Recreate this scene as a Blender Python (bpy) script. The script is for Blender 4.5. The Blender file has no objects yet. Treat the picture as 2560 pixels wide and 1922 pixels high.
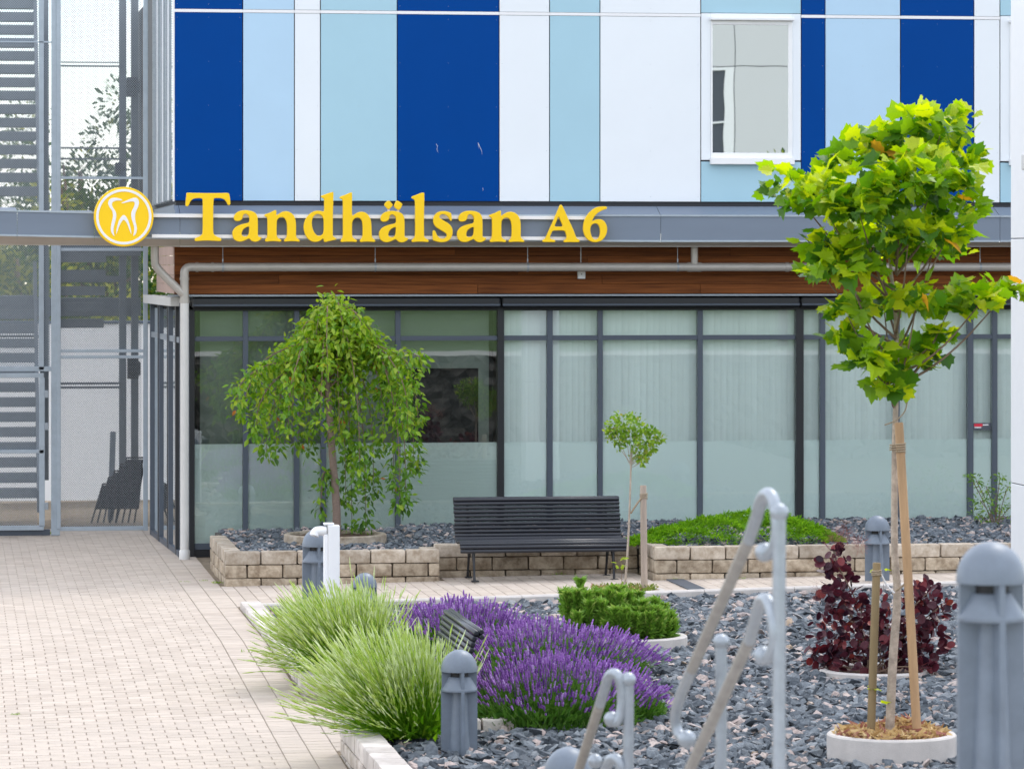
import bpy, bmesh, math, random
import numpy as np
from mathutils import Vector, Matrix, Quaternion

random.seed(7)
RNG = np.random.default_rng(11)
SC = bpy.context.scene
COL = SC.collection
R = math.radians

# ------------------------------------------------------------------ camera, sky, sun, exposure
TH = R(8.3)                      # the camera looks a little to the right of the facade's normal
FPX, HZ, CAMH, CAMY = 9600.0, 656.0, 3.59, -47.16
ST, CT = math.sin(TH), math.cos(TH)
cam_d = bpy.data.cameras.new('camera')
cam_d.sensor_width = 36.0
cam_d.lens = 135.0
cam_d.shift_y = -(961 - HZ) / 2560.0
cam_d.clip_start = 0.5
cam_d.clip_end = 2000
cam_d.dof.use_dof = True
cam_d.dof.focus_distance = 37.0
cam_d.dof.aperture_fstop = 5.6
cam = bpy.data.objects.new('camera', cam_d)
cam.location = (0, CAMY, CAMH)
cam.rotation_euler = (R(90), 0, -TH)
COL.objects.link(cam)
SC.camera = cam

SUN_EL, SUN_AZ = R(52), R(38)
world = bpy.data.worlds.new('World')
SC.world = world
world.use_nodes = True
wn, wl = world.node_tree.nodes, world.node_tree.links
wn.clear()
wo = wn.new('ShaderNodeOutputWorld')
sky = wn.new('ShaderNodeTexSky')
sky.sky_type = 'NISHITA'
sky.sun_disc = False
sky.dust_density = 0.3
sky.ozone_density = 2.0
sky.sun_elevation = SUN_EL
sky.sun_rotation = SUN_AZ
bg1 = wn.new('ShaderNodeBackground')
bg1.inputs['Strength'].default_value = 0.13
wl.new(sky.outputs[0], bg1.inputs['Color'])
bg2 = wn.new('ShaderNodeBackground')                 # broken cloud all over the sky
bg2.inputs['Strength'].default_value = 1.05
tc = wn.new('ShaderNodeTexCoord')
mp = wn.new('ShaderNodeMapping')
mp.inputs['Scale'].default_value = (2.2, 2.2, 6.0)
wl.new(tc.outputs['Generated'], mp.inputs['Vector'])
nz = wn.new('ShaderNodeTexNoise')
nz.inputs['Scale'].default_value = 2.4
nz.inputs['Detail'].default_value = 7
nz.inputs['Roughness'].default_value = 0.58
wl.new(mp.outputs[0], nz.inputs['Vector'])
cr = wn.new('ShaderNodeValToRGB')
cr.color_ramp.elements[0].position = 0.36
cr.color_ramp.elements[1].position = 0.56
wl.new(nz.outputs['Fac'], cr.inputs['Fac'])
cc = wn.new('ShaderNodeValToRGB')
cc.color_ramp.elements[0].color = (0.84, 0.87, 0.93, 1)
cc.color_ramp.elements[1].color = (1.0, 0.985, 0.96, 1)
cc.color_ramp.elements[0].position = 0.45
cc.color_ramp.elements[1].position = 0.75
wl.new(nz.outputs['Fac'], cc.inputs['Fac'])
wl.new(cc.outputs[0], bg2.inputs['Color'])
mxw = wn.new('ShaderNodeMixShader')
wl.new(cr.outputs[0], mxw.inputs[0])
wl.new(bg1.outputs[0], mxw.inputs[1])
wl.new(bg2.outputs[0], mxw.inputs[2])
wl.new(mxw.outputs[0], wo.inputs['Surface'])

sun_d = bpy.data.lights.new('sun', 'SUN')
sun_d.energy = 0.6
sun_d.angle = R(10)
sun_d.color = (1.0, 0.95, 0.88)
sun = bpy.data.objects.new('sun', sun_d)
sdir = Vector((math.sin(SUN_AZ) * math.cos(SUN_EL), math.cos(SUN_AZ) * math.cos(SUN_EL), math.sin(SUN_EL)))
sun.rotation_euler = sdir.to_track_quat('Z', 'Y').to_euler()
sun.location = sdir * 60
COL.objects.link(sun)

vs = SC.view_settings
vs.view_transform = 'Standard'
vs.look = 'None'
vs.exposure = 1.32
vs.gamma = 1.0
vs.use_curve_mapping = False
SC.render.engine = 'CYCLES'
SC.cycles.max_bounces = 8
SC.cycles.transparent_max_bounces = 16
SC.cycles.use_denoising = True

# ------------------------------------------------------------------ survey: where a point of the photograph stands
def W(u, v, D):                  # at D metres along the view
    a, b = (u - 1280) / FPX, (HZ - v) / FPX
    return Vector((D * (ST + CT * a), CAMY + D * (CT - ST * a), CAMH + D * b))
def P(u, v, y):                  # on the plane y
    a = (u - 1280) / FPX
    return W(u, v, (y - CAMY) / (CT - ST * a))
def X(u, y): return P(u, 656, y).x
def Z(v, y, u=1280): return P(u, v, y).z
def gz(x, y):                    # paving: falls to the left, and towards the camera from y=-10.5
    z = 0.013 * (x - 4)
    if y < -10.5: z -= 0.0275 * (-10.5 - y)
    return z
def gb(x, y): return 0.013 * (x - 4) - 0.055          # gravel bed
def G(u, v, dz=0.0, f=gz):       # on the ground
    D = 40.0
    for _ in range(30):
        p = W(u, v, D)
        D = max(8.0, (CAMH - f(p.x, p.y) - dz) * FPX / (v - HZ))
    return W(u, v, D)
def px(p):                       # back to the photograph
    dx, dy = p[0], p[1] - CAMY
    D = dx * ST + dy * CT
    return 1280 + FPX * (dx * CT - dy * ST) / D, HZ + FPX * (CAMH - p[2]) / D, D

# ------------------------------------------------------------------ materials
MATS = {}
def nodes_of(name):
    m = bpy.data.materials.new(name)
    m.use_nodes = True
    n, l = m.node_tree.nodes, m.node_tree.links
    return m, n, l, n['Principled BSDF']
def mat(name, col, rough=0.6, metal=0.0, var=0.0, scale=8.0, bump=0.0, bscale=60.0, spec=0.5, tint=None, stretch=None, coat=0.0):
    """principled with noise-mixed colour, optional per-object / per-piece tint and fine bump"""
    m, n, l, b = nodes_of(name)
    b.inputs['Roughness'].default_value = rough
    b.inputs['Metallic'].default_value = metal
    b.inputs['Specular IOR Level'].default_value = spec
    if coat: b.inputs['Coat Weight'].default_value = coat
    c = (*col, 1)
    tcn = n.new('ShaderNodeTexCoord')
    vec = tcn.outputs['Object']
    if stretch:
        mm = n.new('ShaderNodeMapping')
        mm.inputs['Scale'].default_value = stretch
        l.new(vec, mm.inputs['Vector'])
        vec = mm.outputs[0]
    out = None
    if var:
        t = n.new('ShaderNodeTexNoise')
        t.inputs['Scale'].default_value = scale
        t.inputs['Detail'].default_value = 6
        t.inputs['Roughness'].default_value = 0.65
        l.new(vec, t.inputs['Vector'])
        r = n.new('ShaderNodeMapRange')
        r.inputs[1].default_value, r.inputs[2].default_value = 0.3, 0.7
        r.inputs[3].default_value, r.inputs[4].default_value = 1 - var, 1 + var
        l.new(t.outputs['Fac'], r.inputs[0])
        mx = n.new('ShaderNodeMix'); mx.data_type = 'RGBA'; mx.blend_type = 'MULTIPLY'
        mx.inputs[0].default_value = 1.0
        mx.inputs[6].default_value = c
        l.new(r.outputs[0], mx.inputs[7])
        out = mx.outputs[2]
    if tint:                     # tint = spread of brightness per object
        oi = n.new('ShaderNodeObjectInfo')
        r2 = n.new('ShaderNodeMapRange')
        r2.inputs[3].default_value, r2.inputs[4].default_value = 1 - tint, 1 + tint
        l.new(oi.outputs['Random'], r2.inputs[0])
        m2 = n.new('ShaderNodeMix'); m2.data_type = 'RGBA'; m2.blend_type = 'MULTIPLY'
        m2.inputs[0].default_value = 1.0
        m2.inputs[6].default_value = c
        if out: l.new(out, m2.inputs[6])
        l.new(r2.outputs[0], m2.inputs[7])
        out = m2.outputs[2]
    if out: l.new(out, b.inputs['Base Color'])
    else: b.inputs['Base Color'].default_value = c
    if bump:
        t3 = n.new('ShaderNodeTexNoise')
        t3.inputs['Scale'].default_value = bscale
        t3.inputs['Detail'].default_value = 5
        l.new(vec, t3.inputs['Vector'])
        bp = n.new('ShaderNodeBump')
        bp.inputs['Strength'].default_value = bump
        bp.inputs['Distance'].default_value = 0.01
        l.new(t3.outputs['Fac'], bp.inputs['Height'])
        l.new(bp.outputs[0], b.inputs['Normal'])
    MATS[name] = m
    return m
def ramp_mat(name, stops, rough=0.6, transl=0.0, bump=0.0, spec=0.3, tcol=1.3, nscale=40.0, nvar=.28):
    """colour by the piece's own 'tint' value (per leaf, per stone), some light passing through when transl"""
    m, n, l, b = nodes_of(name)
    at = n.new('ShaderNodeAttribute'); at.attribute_name = 'tint'
    rp = n.new('ShaderNodeValToRGB')
    while len(rp.color_ramp.elements) < len(stops): rp.color_ramp.elements.new(0.5)
    for e, (p, c) in zip(rp.color_ramp.elements, stops):
        e.position = p; e.color = (*c, 1)
    l.new(at.outputs['Fac'], rp.inputs['Fac'])
    l.new(rp.outputs[0], b.inputs['Base Color'])
    b.inputs['Roughness'].default_value = rough
    b.inputs['Specular IOR Level'].default_value = spec
    if bump:
        tcn = n.new('ShaderNodeTexCoord')
        t3 = n.new('ShaderNodeTexNoise'); t3.inputs['Scale'].default_value = nscale; t3.inputs['Detail'].default_value = 6
        l.new(tcn.outputs['Object'], t3.inputs['Vector'])
        bp = n.new('ShaderNodeBump'); bp.inputs['Strength'].default_value = bump; bp.inputs['Distance'].default_value = 0.01
        l.new(t3.outputs['Fac'], bp.inputs['Height']); l.new(bp.outputs[0], b.inputs['Normal'])
        mr = n.new('ShaderNodeMapRange'); mr.inputs[1].default_value, mr.inputs[2].default_value = .3, .7
        mr.inputs[3].default_value, mr.inputs[4].default_value = 1 - nvar, 1 + nvar
        l.new(t3.outputs['Fac'], mr.inputs[0])
        mx = n.new('ShaderNodeMix'); mx.data_type = 'RGBA'; mx.blend_type = 'MULTIPLY'; mx.inputs[0].default_value = 1
        l.new(rp.outputs[0], mx.inputs[6]); l.new(mr.outputs[0], mx.inputs[7]); l.new(mx.outputs[2], b.inputs['Base Color'])
    if transl:
        tr = n.new('ShaderNodeBsdfTranslucent')
        hs = n.new('ShaderNodeHueSaturation'); hs.inputs['Value'].default_value = tcol; hs.inputs['Saturation'].default_value = 1.05
        l.new(rp.outputs[0], hs.inputs['Color']); l.new(hs.outputs[0], tr.inputs['Color'])
        ms = n.new('ShaderNodeMixShader'); ms.inputs[0].default_value = transl
        l.new(b.outputs[0], ms.inputs[1]); l.new(tr.outputs[0], ms.inputs[2])
        l.new(ms.outputs[0], n['Material Output'].inputs['Surface'])
    MATS[name] = m
    return m

# ------------------------------------------------------------------ mesh helpers
class MB:
    def __init__(self): self.v, self.f = [], []
    def add(self, vs_, fs):
        o = len(self.v)
        self.v += [tuple(p) for p in vs_]
        self.f += [tuple(i + o for i in f) for f in fs]
        return self
    def box(self, x0, x1, y0, y1, z0, z1):
        return self.add([(x0,y0,z0),(x1,y0,z0),(x1,y1,z0),(x0,y1,z0),(x0,y0,z1),(x1,y0,z1),(x1,y1,z1),(x0,y1,z1)],
            [(0,3,2,1),(4,5,6,7),(0,1,5,4),(1,2,6,5),(2,3,7,6),(3,0,4,7)])
    def cbox(self, x0, x1, y0, y1, z0, z1, c=0.004):      # chamfered box
        bm = bmesh.new()
        bmesh.ops.create_cube(bm, size=1.0)
        for w in bm.verts:
            w.co = Vector(((x0+x1)/2 + w.co.x*(x1-x0), (y0+y1)/2 + w.co.y*(y1-y0), (z0+z1)/2 + w.co.z*(z1-z0)))
        bmesh.ops.bevel(bm, geom=list(bm.edges), offset=c, segments=1, affect='EDGES', clamp_overlap=True)
        bm.verts.index_update()
        self.add([w.co[:] for w in bm.verts], [[w.index for w in f.verts] for f in bm.faces])
        bm.free()
        return self
    def tube(self, pts, rad, n=10, cap=True, flat=1.0):
        pts = [Vector(p) for p in pts]
        k = len(pts)
        rr = rad if isinstance(rad, (list, tuple)) else [rad] * k
        o = len(self.v)
        up = Vector((0, 0, 1))
        t0 = (pts[1] - pts[0]).normalized()
        if abs(t0.dot(up)) > .9: up = Vector((0, 1, 0))
        nrm = (up - t0 * up.dot(t0)).normalized()
        for i, p in enumerate(pts):
            t = (pts[min(i+1, k-1)] - pts[max(i-1, 0)])
            if t.length < 1e-9: t = t0
            t.normalize()
            nrm = (nrm - t * nrm.dot(t)).normalized()
            bn = t.cross(nrm)
            for j in range(n):
                a = 2 * math.pi * j / n
                self.v.append(tuple(p + rr[i] * (math.cos(a) * nrm + flat * math.sin(a) * bn)))
        for i in range(k - 1):
            for j in range(n):
                a, b = o + i*n + j, o + i*n + (j+1) % n
                self.f.append((a, b, b + n, a + n))
        if cap:
            self.f.append(tuple(o + j for j in reversed(range(n))))
            self.f.append(tuple(o + (k-1)*n + j for j in range(n)))
        return self
    def lathe(self, prof, c=(0, 0, 0), n=32, cap=True):
        o = len(self.v)
        for r_, z_ in prof:
            for j in range(n):
                a = 2 * math.pi * j / n
                self.v.append((c[0] + r_ * math.cos(a), c[1] + r_ * math.sin(a), c[2] + z_))
        for i in range(len(prof) - 1):
            for j in range(n):
                a, b = o + i*n + j, o + i*n + (j+1) % n
                self.f.append((a, b, b + n, a + n))
        if cap:
            if prof[0][0] > 1e-6: self.f.append(tuple(o + j for j in reversed(range(n))))
            if prof[-1][0] > 1e-6: self.f.append(tuple(o + (len(prof)-1)*n + j for j in range(n)))
        return self
    def sphere(self, c, r, n=14):
        prof = [(max(1e-5, r * math.sin(math.pi * i / n)), -r * math.cos(math.pi * i / n)) for i in range(n + 1)]
        return self.lathe(prof, c, 2 * n, cap=False)
    def obj(self, name, m, parent=None, smooth=False, angle=None):
        me = bpy.data.meshes.new(name)
        me.from_pydata(self.v, [], self.f)
        return link(name, me, m, parent, smooth, angle)
def link(name, me, m, parent=None, smooth=False, angle=None):
    o = bpy.data.objects.new(name, me)
    if m is not None and not me.materials: me.materials.append(MATS[m] if isinstance(m, str) else m)
    if smooth or angle:
        me.polygons.foreach_set('use_smooth', [True] * len(me.polygons))
        if angle: me.set_sharp_from_angle(angle=R(angle))
    COL.objects.link(o)
    if parent is not None:
        o.parent = parent
        o.matrix_parent_inverse = BASE[parent.name].inverted() if parent.name in BASE else Matrix()
    me.update()
    return o
BASE = {}
def tag(o, label=None, cat=None, group=None, kind=None):
    if label: o['label'] = label
    if cat: o['category'] = cat
    if group: o['group'] = group
    if kind: o['kind'] = kind
    return o
def thing(name, label, cat, loc=(0, 0, 0), group=None):
    o = bpy.data.objects.new(name, None)
    o.empty_display_size = 0.1
    COL.objects.link(o)
    o.location = loc
    BASE[o.name] = Matrix.Translation(Vector(loc))
    return tag(o, label, cat, group)
def fast(name, V, F, m, parent=None, tint=None, smooth=False):
    """mesh straight from arrays: V (n,3), F (f,k)"""
    me = bpy.data.meshes.new(name)
    V = np.ascontiguousarray(V, dtype=np.float32); F = np.ascontiguousarray(F, dtype=np.int32)
    k = F.shape[1]
    me.vertices.add(len(V)); me.vertices.foreach_set('co', V.ravel())
    me.loops.add(F.size); me.loops.foreach_set('vertex_index', F.ravel())
    me.polygons.add(len(F))
    me.polygons.foreach_set('loop_start', np.arange(0, F.size, k, dtype=np.int32))
    me.update(calc_edges=True)
    me.validate()
    if not smooth: me.shade_flat()
    if tint is not None:
        at = me.attributes.new('tint', 'FLOAT', 'POINT')
        at.data.foreach_set('value', np.ascontiguousarray(tint, dtype=np.float32))
    return link(name, me, m, parent)
def inst(tv, tf, M, T, tint):
    """copies of a template (tv, tf) under matrices M (n,3,3) and offsets T (n,3) joined in arrays"""
    tv = np.asarray(tv, float); tf = np.asarray(tf)
    V = np.einsum('nij,mj->nmi', M, tv) + T[:, None, :]
    F = tf[None] + (np.arange(len(T)) * len(tv))[:, None, None]
    return V.reshape(-1, 3), F.reshape(-1, tf.shape[1]), np.repeat(tint, len(tv))
def cat(parts):
    Vs, Fs, Ts, o = [], [], [], 0
    for V, F, T in parts:
        Vs.append(V); Fs.append(F + o); Ts.append(T); o += len(V)
    return np.concatenate(Vs), np.concatenate(Fs), np.concatenate(Ts)
def frames(d, roll, up=(0, 0, 1)):
    """rotation matrices whose y axis is d (n,3), z axis near up, rolled about d"""
    d = d / np.linalg.norm(d, axis=1, keepdims=True)
    u = np.broadcast_to(np.asarray(up, float), d.shape)
    x = np.cross(d, u); nx = np.linalg.norm(x, axis=1, keepdims=True)
    x = np.where(nx < 1e-4, np.array([[1.0, 0, 0]]), x / np.maximum(nx, 1e-9))
    z = np.cross(x, d)
    c, s = np.cos(roll)[:, None], np.sin(roll)[:, None]
    x2, z2 = c * x + s * z, -s * x + c * z
    return np.stack([x2, d, z2], axis=2)
def randrot(n):
    q = RNG.normal(size=(n, 4)); q /= np.linalg.norm(q, axis=1, keepdims=True)
    w, x, y, z = q.T
    return np.stack([1-2*(y*y+z*z), 2*(x*y-z*w), 2*(x*z+y*w), 2*(x*y+z*w), 1-2*(x*x+z*z), 2*(y*z-x*w), 2*(x*z-y*w), 2*(y*z+x*w), 1-2*(x*x+y*y)], axis=1).reshape(n, 3, 3)
def smoothpath(pts, it=3):
    pts = [Vector(p) for p in pts]
    for _ in range(it):
        q = [pts[0]]
        for a, b in zip(pts, pts[1:]): q += [a * .75 + b * .25, a * .25 + b * .75]
        pts = q + [pts[-1]]
    return pts
def ribbons(paths, widths, tint):
    """three-sided thin stems along arrays of points: paths (n,k,3)"""
    n, k, _ = paths.shape
    t = np.gradient(paths, axis=1); t /= np.linalg.norm(t, axis=2, keepdims=True) + 1e-9
    a = np.cross(t, np.array([0.31, 0.92, 0.23])); a /= np.linalg.norm(a, axis=2, keepdims=True) + 1e-9
    b = np.cross(t, a)
    V = []
    for j in range(3):
        th = 2 * math.pi * j / 3
        V.append(paths + (math.cos(th) * a + math.sin(th) * b) * widths[:, :, None])
    V = np.stack(V, axis=2)                                # n,k,3,3
    idx = np.arange(n * k * 3).reshape(n, k, 3)
    F = []
    for j in range(3):
        j2 = (j + 1) % 3
        q = np.stack([idx[:, :-1, j], idx[:, :-1, j2], idx[:, 1:, j2], idx[:, 1:, j]], axis=-1).reshape(-1, 4)
        F += [q[:, [0, 1, 2]], q[:, [0, 2, 3]]]
    return V.reshape(-1, 3), np.concatenate(F), np.repeat(tint, k * 3)

# ------------------------------------------------------------------ palette
mat('paver', (0.475, 0.402, 0.338), 0.85, var=.07, scale=9, bump=.25, bscale=180, tint=.06)
mat('joint_sand', (0.23, 0.18, 0.125), 0.95, var=.3, scale=12, bump=.4, bscale=200)
mat('earth', (0.10, 0.085, 0.06), 0.95, var=.3, scale=3)
mat('lawn', (0.085, 0.15, 0.03), 0.95, var=.3, scale=1.2, bump=.6, bscale=40)
mat('rock_dark', (0.10, 0.09, 0.08), 0.95, var=.75, scale=7, bump=1.0, bscale=6)
mat('concrete', (0.52, 0.48, 0.45), 0.85, var=.10, scale=7, bump=.35, bscale=120)
mat('concrete_grey', (0.42, 0.39, 0.36), 0.85, var=.15, scale=5, bump=.3, bscale=90)
mat('blue_panel', (0.0, 0.05, 0.25), 0.3, var=.03, scale=1.5, spec=.06)
mat('light_blue_panel', (0.42, 0.59, 0.75), 0.35, var=.02, scale=1.5, spec=.4)
mat('pale_blue_panel', (0.36, 0.555, 0.655), 0.35, var=.02, scale=1.5, spec=.4)
mat('white_panel', (0.76, 0.79, 0.83), 0.35, var=.015, scale=1.5, spec=.4)
mat('white_metal', (0.80, 0.80, 0.81), 0.4, var=.02)
mat('white_trim', (0.80, 0.79, 0.81), 0.4)
mat('fascia', (0.165, 0.20, 0.255), 0.45, var=.05, scale=.8, spec=.4, stretch=(.4, 1, 4))
mat('fascia_dark', (0.02, 0.022, 0.03), 0.6)
mat('soffit', (0.46, 0.41, 0.365), 0.6, var=.08, scale=2)
mat('pipe', (0.43, 0.40, 0.365), 0.42, metal=.25, var=.08, scale=5, spec=.5)
mat('pipe_light', (0.60, 0.585, 0.565), 0.42, metal=.1, var=.05, scale=5)
mat('slate_frame', (0.060, 0.075, 0.10), 0.45)
mat('black_frame', (0.008, 0.009, 0.012), 0.4)
mat('galvanised', (0.32, 0.35, 0.385), 0.38, metal=.45, var=.10, scale=22, bump=.1, bscale=200)
mat('worn_steel', (0.29, 0.275, 0.255), 0.42, metal=.25, var=.18, scale=14)
mat('steel_frame', (0.36, 0.41, 0.46), 0.45, metal=.3, var=.08, scale=8)
mat('mesh_steel', (0.40, 0.45, 0.50), 0.45, metal=.35)
mat('stair_steel', (0.20, 0.225, 0.25), 0.5, metal=.3, var=.1)
mat('bollard_grey', (0.15, 0.18, 0.222), 0.45, var=.12, scale=9, bump=.05, bscale=150)
mat('bench_slat', (0.014, 0.016, 0.023), 0.32, spec=.5, var=.08, scale=20)
mat('bench_iron', (0.012, 0.013, 0.017), 0.45)
mat('yellow', (0.93, 0.58, 0.0), 0.38, spec=.4)
mat('yellow_rim', (0.78, 0.36, 0.01), 0.45)
mat('sign_white', (0.82, 0.80, 0.80), 0.4)
mat('stake_wood', (0.44, 0.27, 0.14), 0.8, var=.35, scale=6, stretch=(1, 1, .12), bump=.4, bscale=40)
mat('stake_grey', (0.38, 0.30, 0.24), 0.85, var=.3, scale=8, stretch=(1, 1, .1), bump=.5, bscale=50)
mat('stake_green', (0.22, 0.155, 0.075), 0.85, var=.3, scale=6, stretch=(1, 1, .15), bump=.4, bscale=40)
mat('bark_pale', (0.42, 0.34, 0.27), 0.85, var=.35, scale=16, bump=.6, bscale=50)
mat('bark_cherry', (0.22, 0.155, 0.125), 0.7, var=.3, scale=20, stretch=(1, 1, 4), bump=.5, bscale=40)
mat('bark_twig', (0.20, 0.13, 0.09), 0.8, var=.2)
mat('twine', (0.36, 0.28, 0.19), 0.95)
mat('straw', (0.42, 0.30, 0.15), 0.95, var=.3, scale=30)
mat('soil', (0.10, 0.055, 0.035), 0.95, var=.5, scale=25, bump=1, bscale=60)
mat('interior_wall', (0.30, 0.33, 0.32), 0.8)
mat('interior_dark', (0.02, 0.02, 0.022), 0.8)
mat('ceiling_white', (0.6, 0.62, 0.6), 0.8)
mat('blind', (0.93, 0.96, 0.945), 0.7, tint=.03)
mat('blind_grey', (0.27, 0.30, 0.27), 0.7)
mat('black_rubber', (0.015, 0.015, 0.017), 0.6)
mat('display_red', (0.65, 0.02, 0.05), 0.4)
mat('display_dark', (0.06, 0.07, 0.09), 0.4)
mat('white_wall', (0.86, 0.86, 0.87), 0.8, var=.02)
mat('block_panel', (0.62, 0.62, 0.63), 0.7)
mat('dark_slot', (0.05, 0.06, 0.07), 0.8)

# stone of the garden walls: warm grey, stained from the top edge and in blotches
def stone_mat(name, a, b):
    m, n, l, bs = nodes_of(name)
    tcn = n.new('ShaderNodeTexCoord')
    oi = n.new('ShaderNodeObjectInfo')
    ad = n.new('ShaderNodeVectorMath'); ad.operation = 'ADD'
    l.new(tcn.outputs['Object'], ad.inputs[0]); l.new(oi.outputs['Location'], ad.inputs[1])
    t = n.new('ShaderNodeTexNoise'); t.inputs['Scale'].default_value = 7; t.inputs['Detail'].default_value = 8; t.inputs['Roughness'].default_value = .7
    l.new(ad.outputs[0], t.inputs['Vector'])
    rp = n.new('ShaderNodeValToRGB')
    rp.color_ramp.elements[0].position = .34; rp.color_ramp.elements[0].color = (*b, 1)
    rp.color_ramp.elements[1].position = .62; rp.color_ramp.elements[1].color = (*a, 1)
    l.new(t.outputs['Fac'], rp.inputs['Fac'])
    r2 = n.new('ShaderNodeMapRange'); r2.inputs[3].default_value, r2.inputs[4].default_value = .80, 1.16
    l.new(oi.outputs['Random'], r2.inputs[0])
    mx = n.new('ShaderNodeMix'); mx.data_type = 'RGBA'; mx.blend_type = 'MULTIPLY'; mx.inputs[0].default_value = 1
    l.new(rp.outputs[0], mx.inputs[6]); l.new(r2.outputs[0], mx.inputs[7]); l.new(mx.outputs[2], bs.inputs['Base Color'])
    t2 = n.new('ShaderNodeTexNoise'); t2.inputs['Scale'].default_value = 45; t2.inputs['Detail'].default_value = 6
    l.new(ad.outputs[0], t2.inputs['Vector'])
    bp = n.new('ShaderNodeBump'); bp.inputs['Strength'].default_value = .5; bp.inputs['Distance'].default_value = .012
    l.new(t2.outputs['Fac'], bp.inputs['Height']); l.new(bp.outputs[0], bs.inputs['Normal'])
    bs.inputs['Roughness'].default_value = .9
    MATS[name] = m
stone_mat('wall_stone', (0.50, 0.41, 0.305), (0.19, 0.135, 0.085))
stone_mat('cap_stone', (0.53, 0.455, 0.37), (0.27, 0.205, 0.14))
stone_mat('pale_cap', (0.62, 0.565, 0.52), (0.46, 0.41, 0.37))
stone_mat('pale_stone', (0.52, 0.46, 0.41), (0.30, 0.25, 0.20))
def sheet_mat():
    m, n, l, bs = nodes_of('white_sheet')
    bs.inputs['Base Color'].default_value = (.92, .92, .93, 1); bs.inputs['Roughness'].default_value = .7
    tr = n.new('ShaderNodeBsdfTranslucent'); tr.inputs[0].default_value = (.95, .95, .95, 1)
    ms = n.new('ShaderNodeMixShader'); ms.inputs[0].default_value = .5
    l.new(bs.outputs[0], ms.inputs[1]); l.new(tr.outputs[0], ms.inputs[2]); l.new(ms.outputs[0], n['Material Output'].inputs['Surface'])
    MATS['white_sheet'] = m
sheet_mat()

def wood_mat():
    m, n, l, bs = nodes_of('cladding_wood')
    tcn = n.new('ShaderNodeTexCoord'); oi = n.new('ShaderNodeObjectInfo')
    ad = n.new('ShaderNodeVectorMath'); ad.operation = 'MULTIPLY_ADD'
    cx = n.new('ShaderNodeCombineXYZ'); l.new(oi.outputs['Random'], cx.inputs[0]); l.new(oi.outputs['Random'], cx.inputs[2])
    ad.inputs[1].default_value = (.5, 4, 14)
    l.new(tcn.outputs['Object'], ad.inputs[0]); l.new(cx.outputs[0], ad.inputs[2])
    t = n.new('ShaderNodeTexNoise'); t.inputs['Scale'].default_value = 3; t.inputs['Detail'].default_value = 7
    l.new(ad.outputs[0], t.inputs['Vector'])
    rp = n.new('ShaderNodeValToRGB')
    rp.color_ramp.elements[0].position = .3; rp.color_ramp.elements[0].color = (.11, .033, .009, 1)
    rp.color_ramp.elements[1].position = .7; rp.color_ramp.elements[1].color = (.25, .08, .02, 1)
    l.new(t.outputs['Fac'], rp.inputs['Fac'])
    r2 = n.new('ShaderNodeMapRange'); r2.inputs[3].default_value, r2.inputs[4].default_value = .72, 1.2
    l.new(oi.outputs['Random'], r2.inputs[0])
    mx = n.new('ShaderNodeMix'); mx.data_type = 'RGBA'; mx.blend_type = 'MULTIPLY'; mx.inputs[0].default_value = 1
    l.new(rp.outputs[0], mx.inputs[6]); l.new(r2.outputs[0], mx.inputs[7]); l.new(mx.outputs[2], bs.inputs['Base Color'])
    bs.inputs['Roughness'].default_value = .6
    bs.inputs['Specular IOR Level'].default_value = .15
    MATS['cladding_wood'] = m
wood_mat()
def glass_mat(name, tintc, fac, rough=0.0, wob=0.0):
    m, n, l, bs = nodes_of(name)
    n.remove(bs)
    tr = n.new('ShaderNodeBsdfTransparent'); tr.inputs[0].default_value = (*tintc, 1)
    gl = n.new('ShaderNodeBsdfGlossy'); gl.inputs['Roughness'].default_value = rough; gl.inputs[0].default_value = (.95, .97, .97, 1)
    fr = n.new('ShaderNodeFresnel'); fr.inputs['IOR'].default_value = 1.5
    mr = n.new('ShaderNodeMath'); mr.operation = 'MULTIPLY'; mr.inputs[1].default_value = fac / .04
    mr.use_clamp = True
    l.new(fr.outputs[0], mr.inputs[0])
    if wob:
        tcn = n.new('ShaderNodeTexCoord'); t = n.new('ShaderNodeTexNoise'); t.inputs['Scale'].default_value = 1.3; t.inputs['Detail'].default_value = 1
        l.new(tcn.outputs['Object'], t.inputs['Vector'])
        bp = n.new('ShaderNodeBump'); bp.inputs['Strength'].default_value = wob; bp.inputs['Distance'].default_value = .01
        l.new(t.outputs['Fac'], bp.inputs['Height']); l.new(bp.outputs[0], gl.inputs['Normal'])
    ms = n.new('ShaderNodeMixShader')
    l.new(mr.outputs[0], ms.inputs[0]); l.new(tr.outputs[0], ms.inputs[1]); l.new(gl.outputs[0], ms.inputs[2])
    l.new(ms.outputs[0], n['Material Output'].inputs['Surface'])
    MATS[name] = m
glass_mat('glass', (.97, 1.0, .99), .055, 0.0, .03)
glass_mat('glass_left', (.94, .97, .955), .09, 0.0, .03)
glass_mat('mirror_glass', (.30, .33, .36), .70, 0.0, .03)
def film_mat():
    m, n, l, bs = nodes_of('frosted_film')
    bs.inputs['Base Color'].default_value = (.90, .96, .945, 1); bs.inputs['Roughness'].default_value = .45
    tr = n.new('ShaderNodeBsdfTranslucent'); tr.inputs[0].default_value = (.7, .8, .76, 1)
    ms = n.new('ShaderNodeMixShader'); ms.inputs[0].default_value = .05
    l.new(bs.outputs[0], ms.inputs[1]); l.new(tr.outputs[0], ms.inputs[2]); l.new(ms.outputs[0], n['Material Output'].inputs['Surface'])
    MATS['frosted_film'] = m
film_mat()

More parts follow.
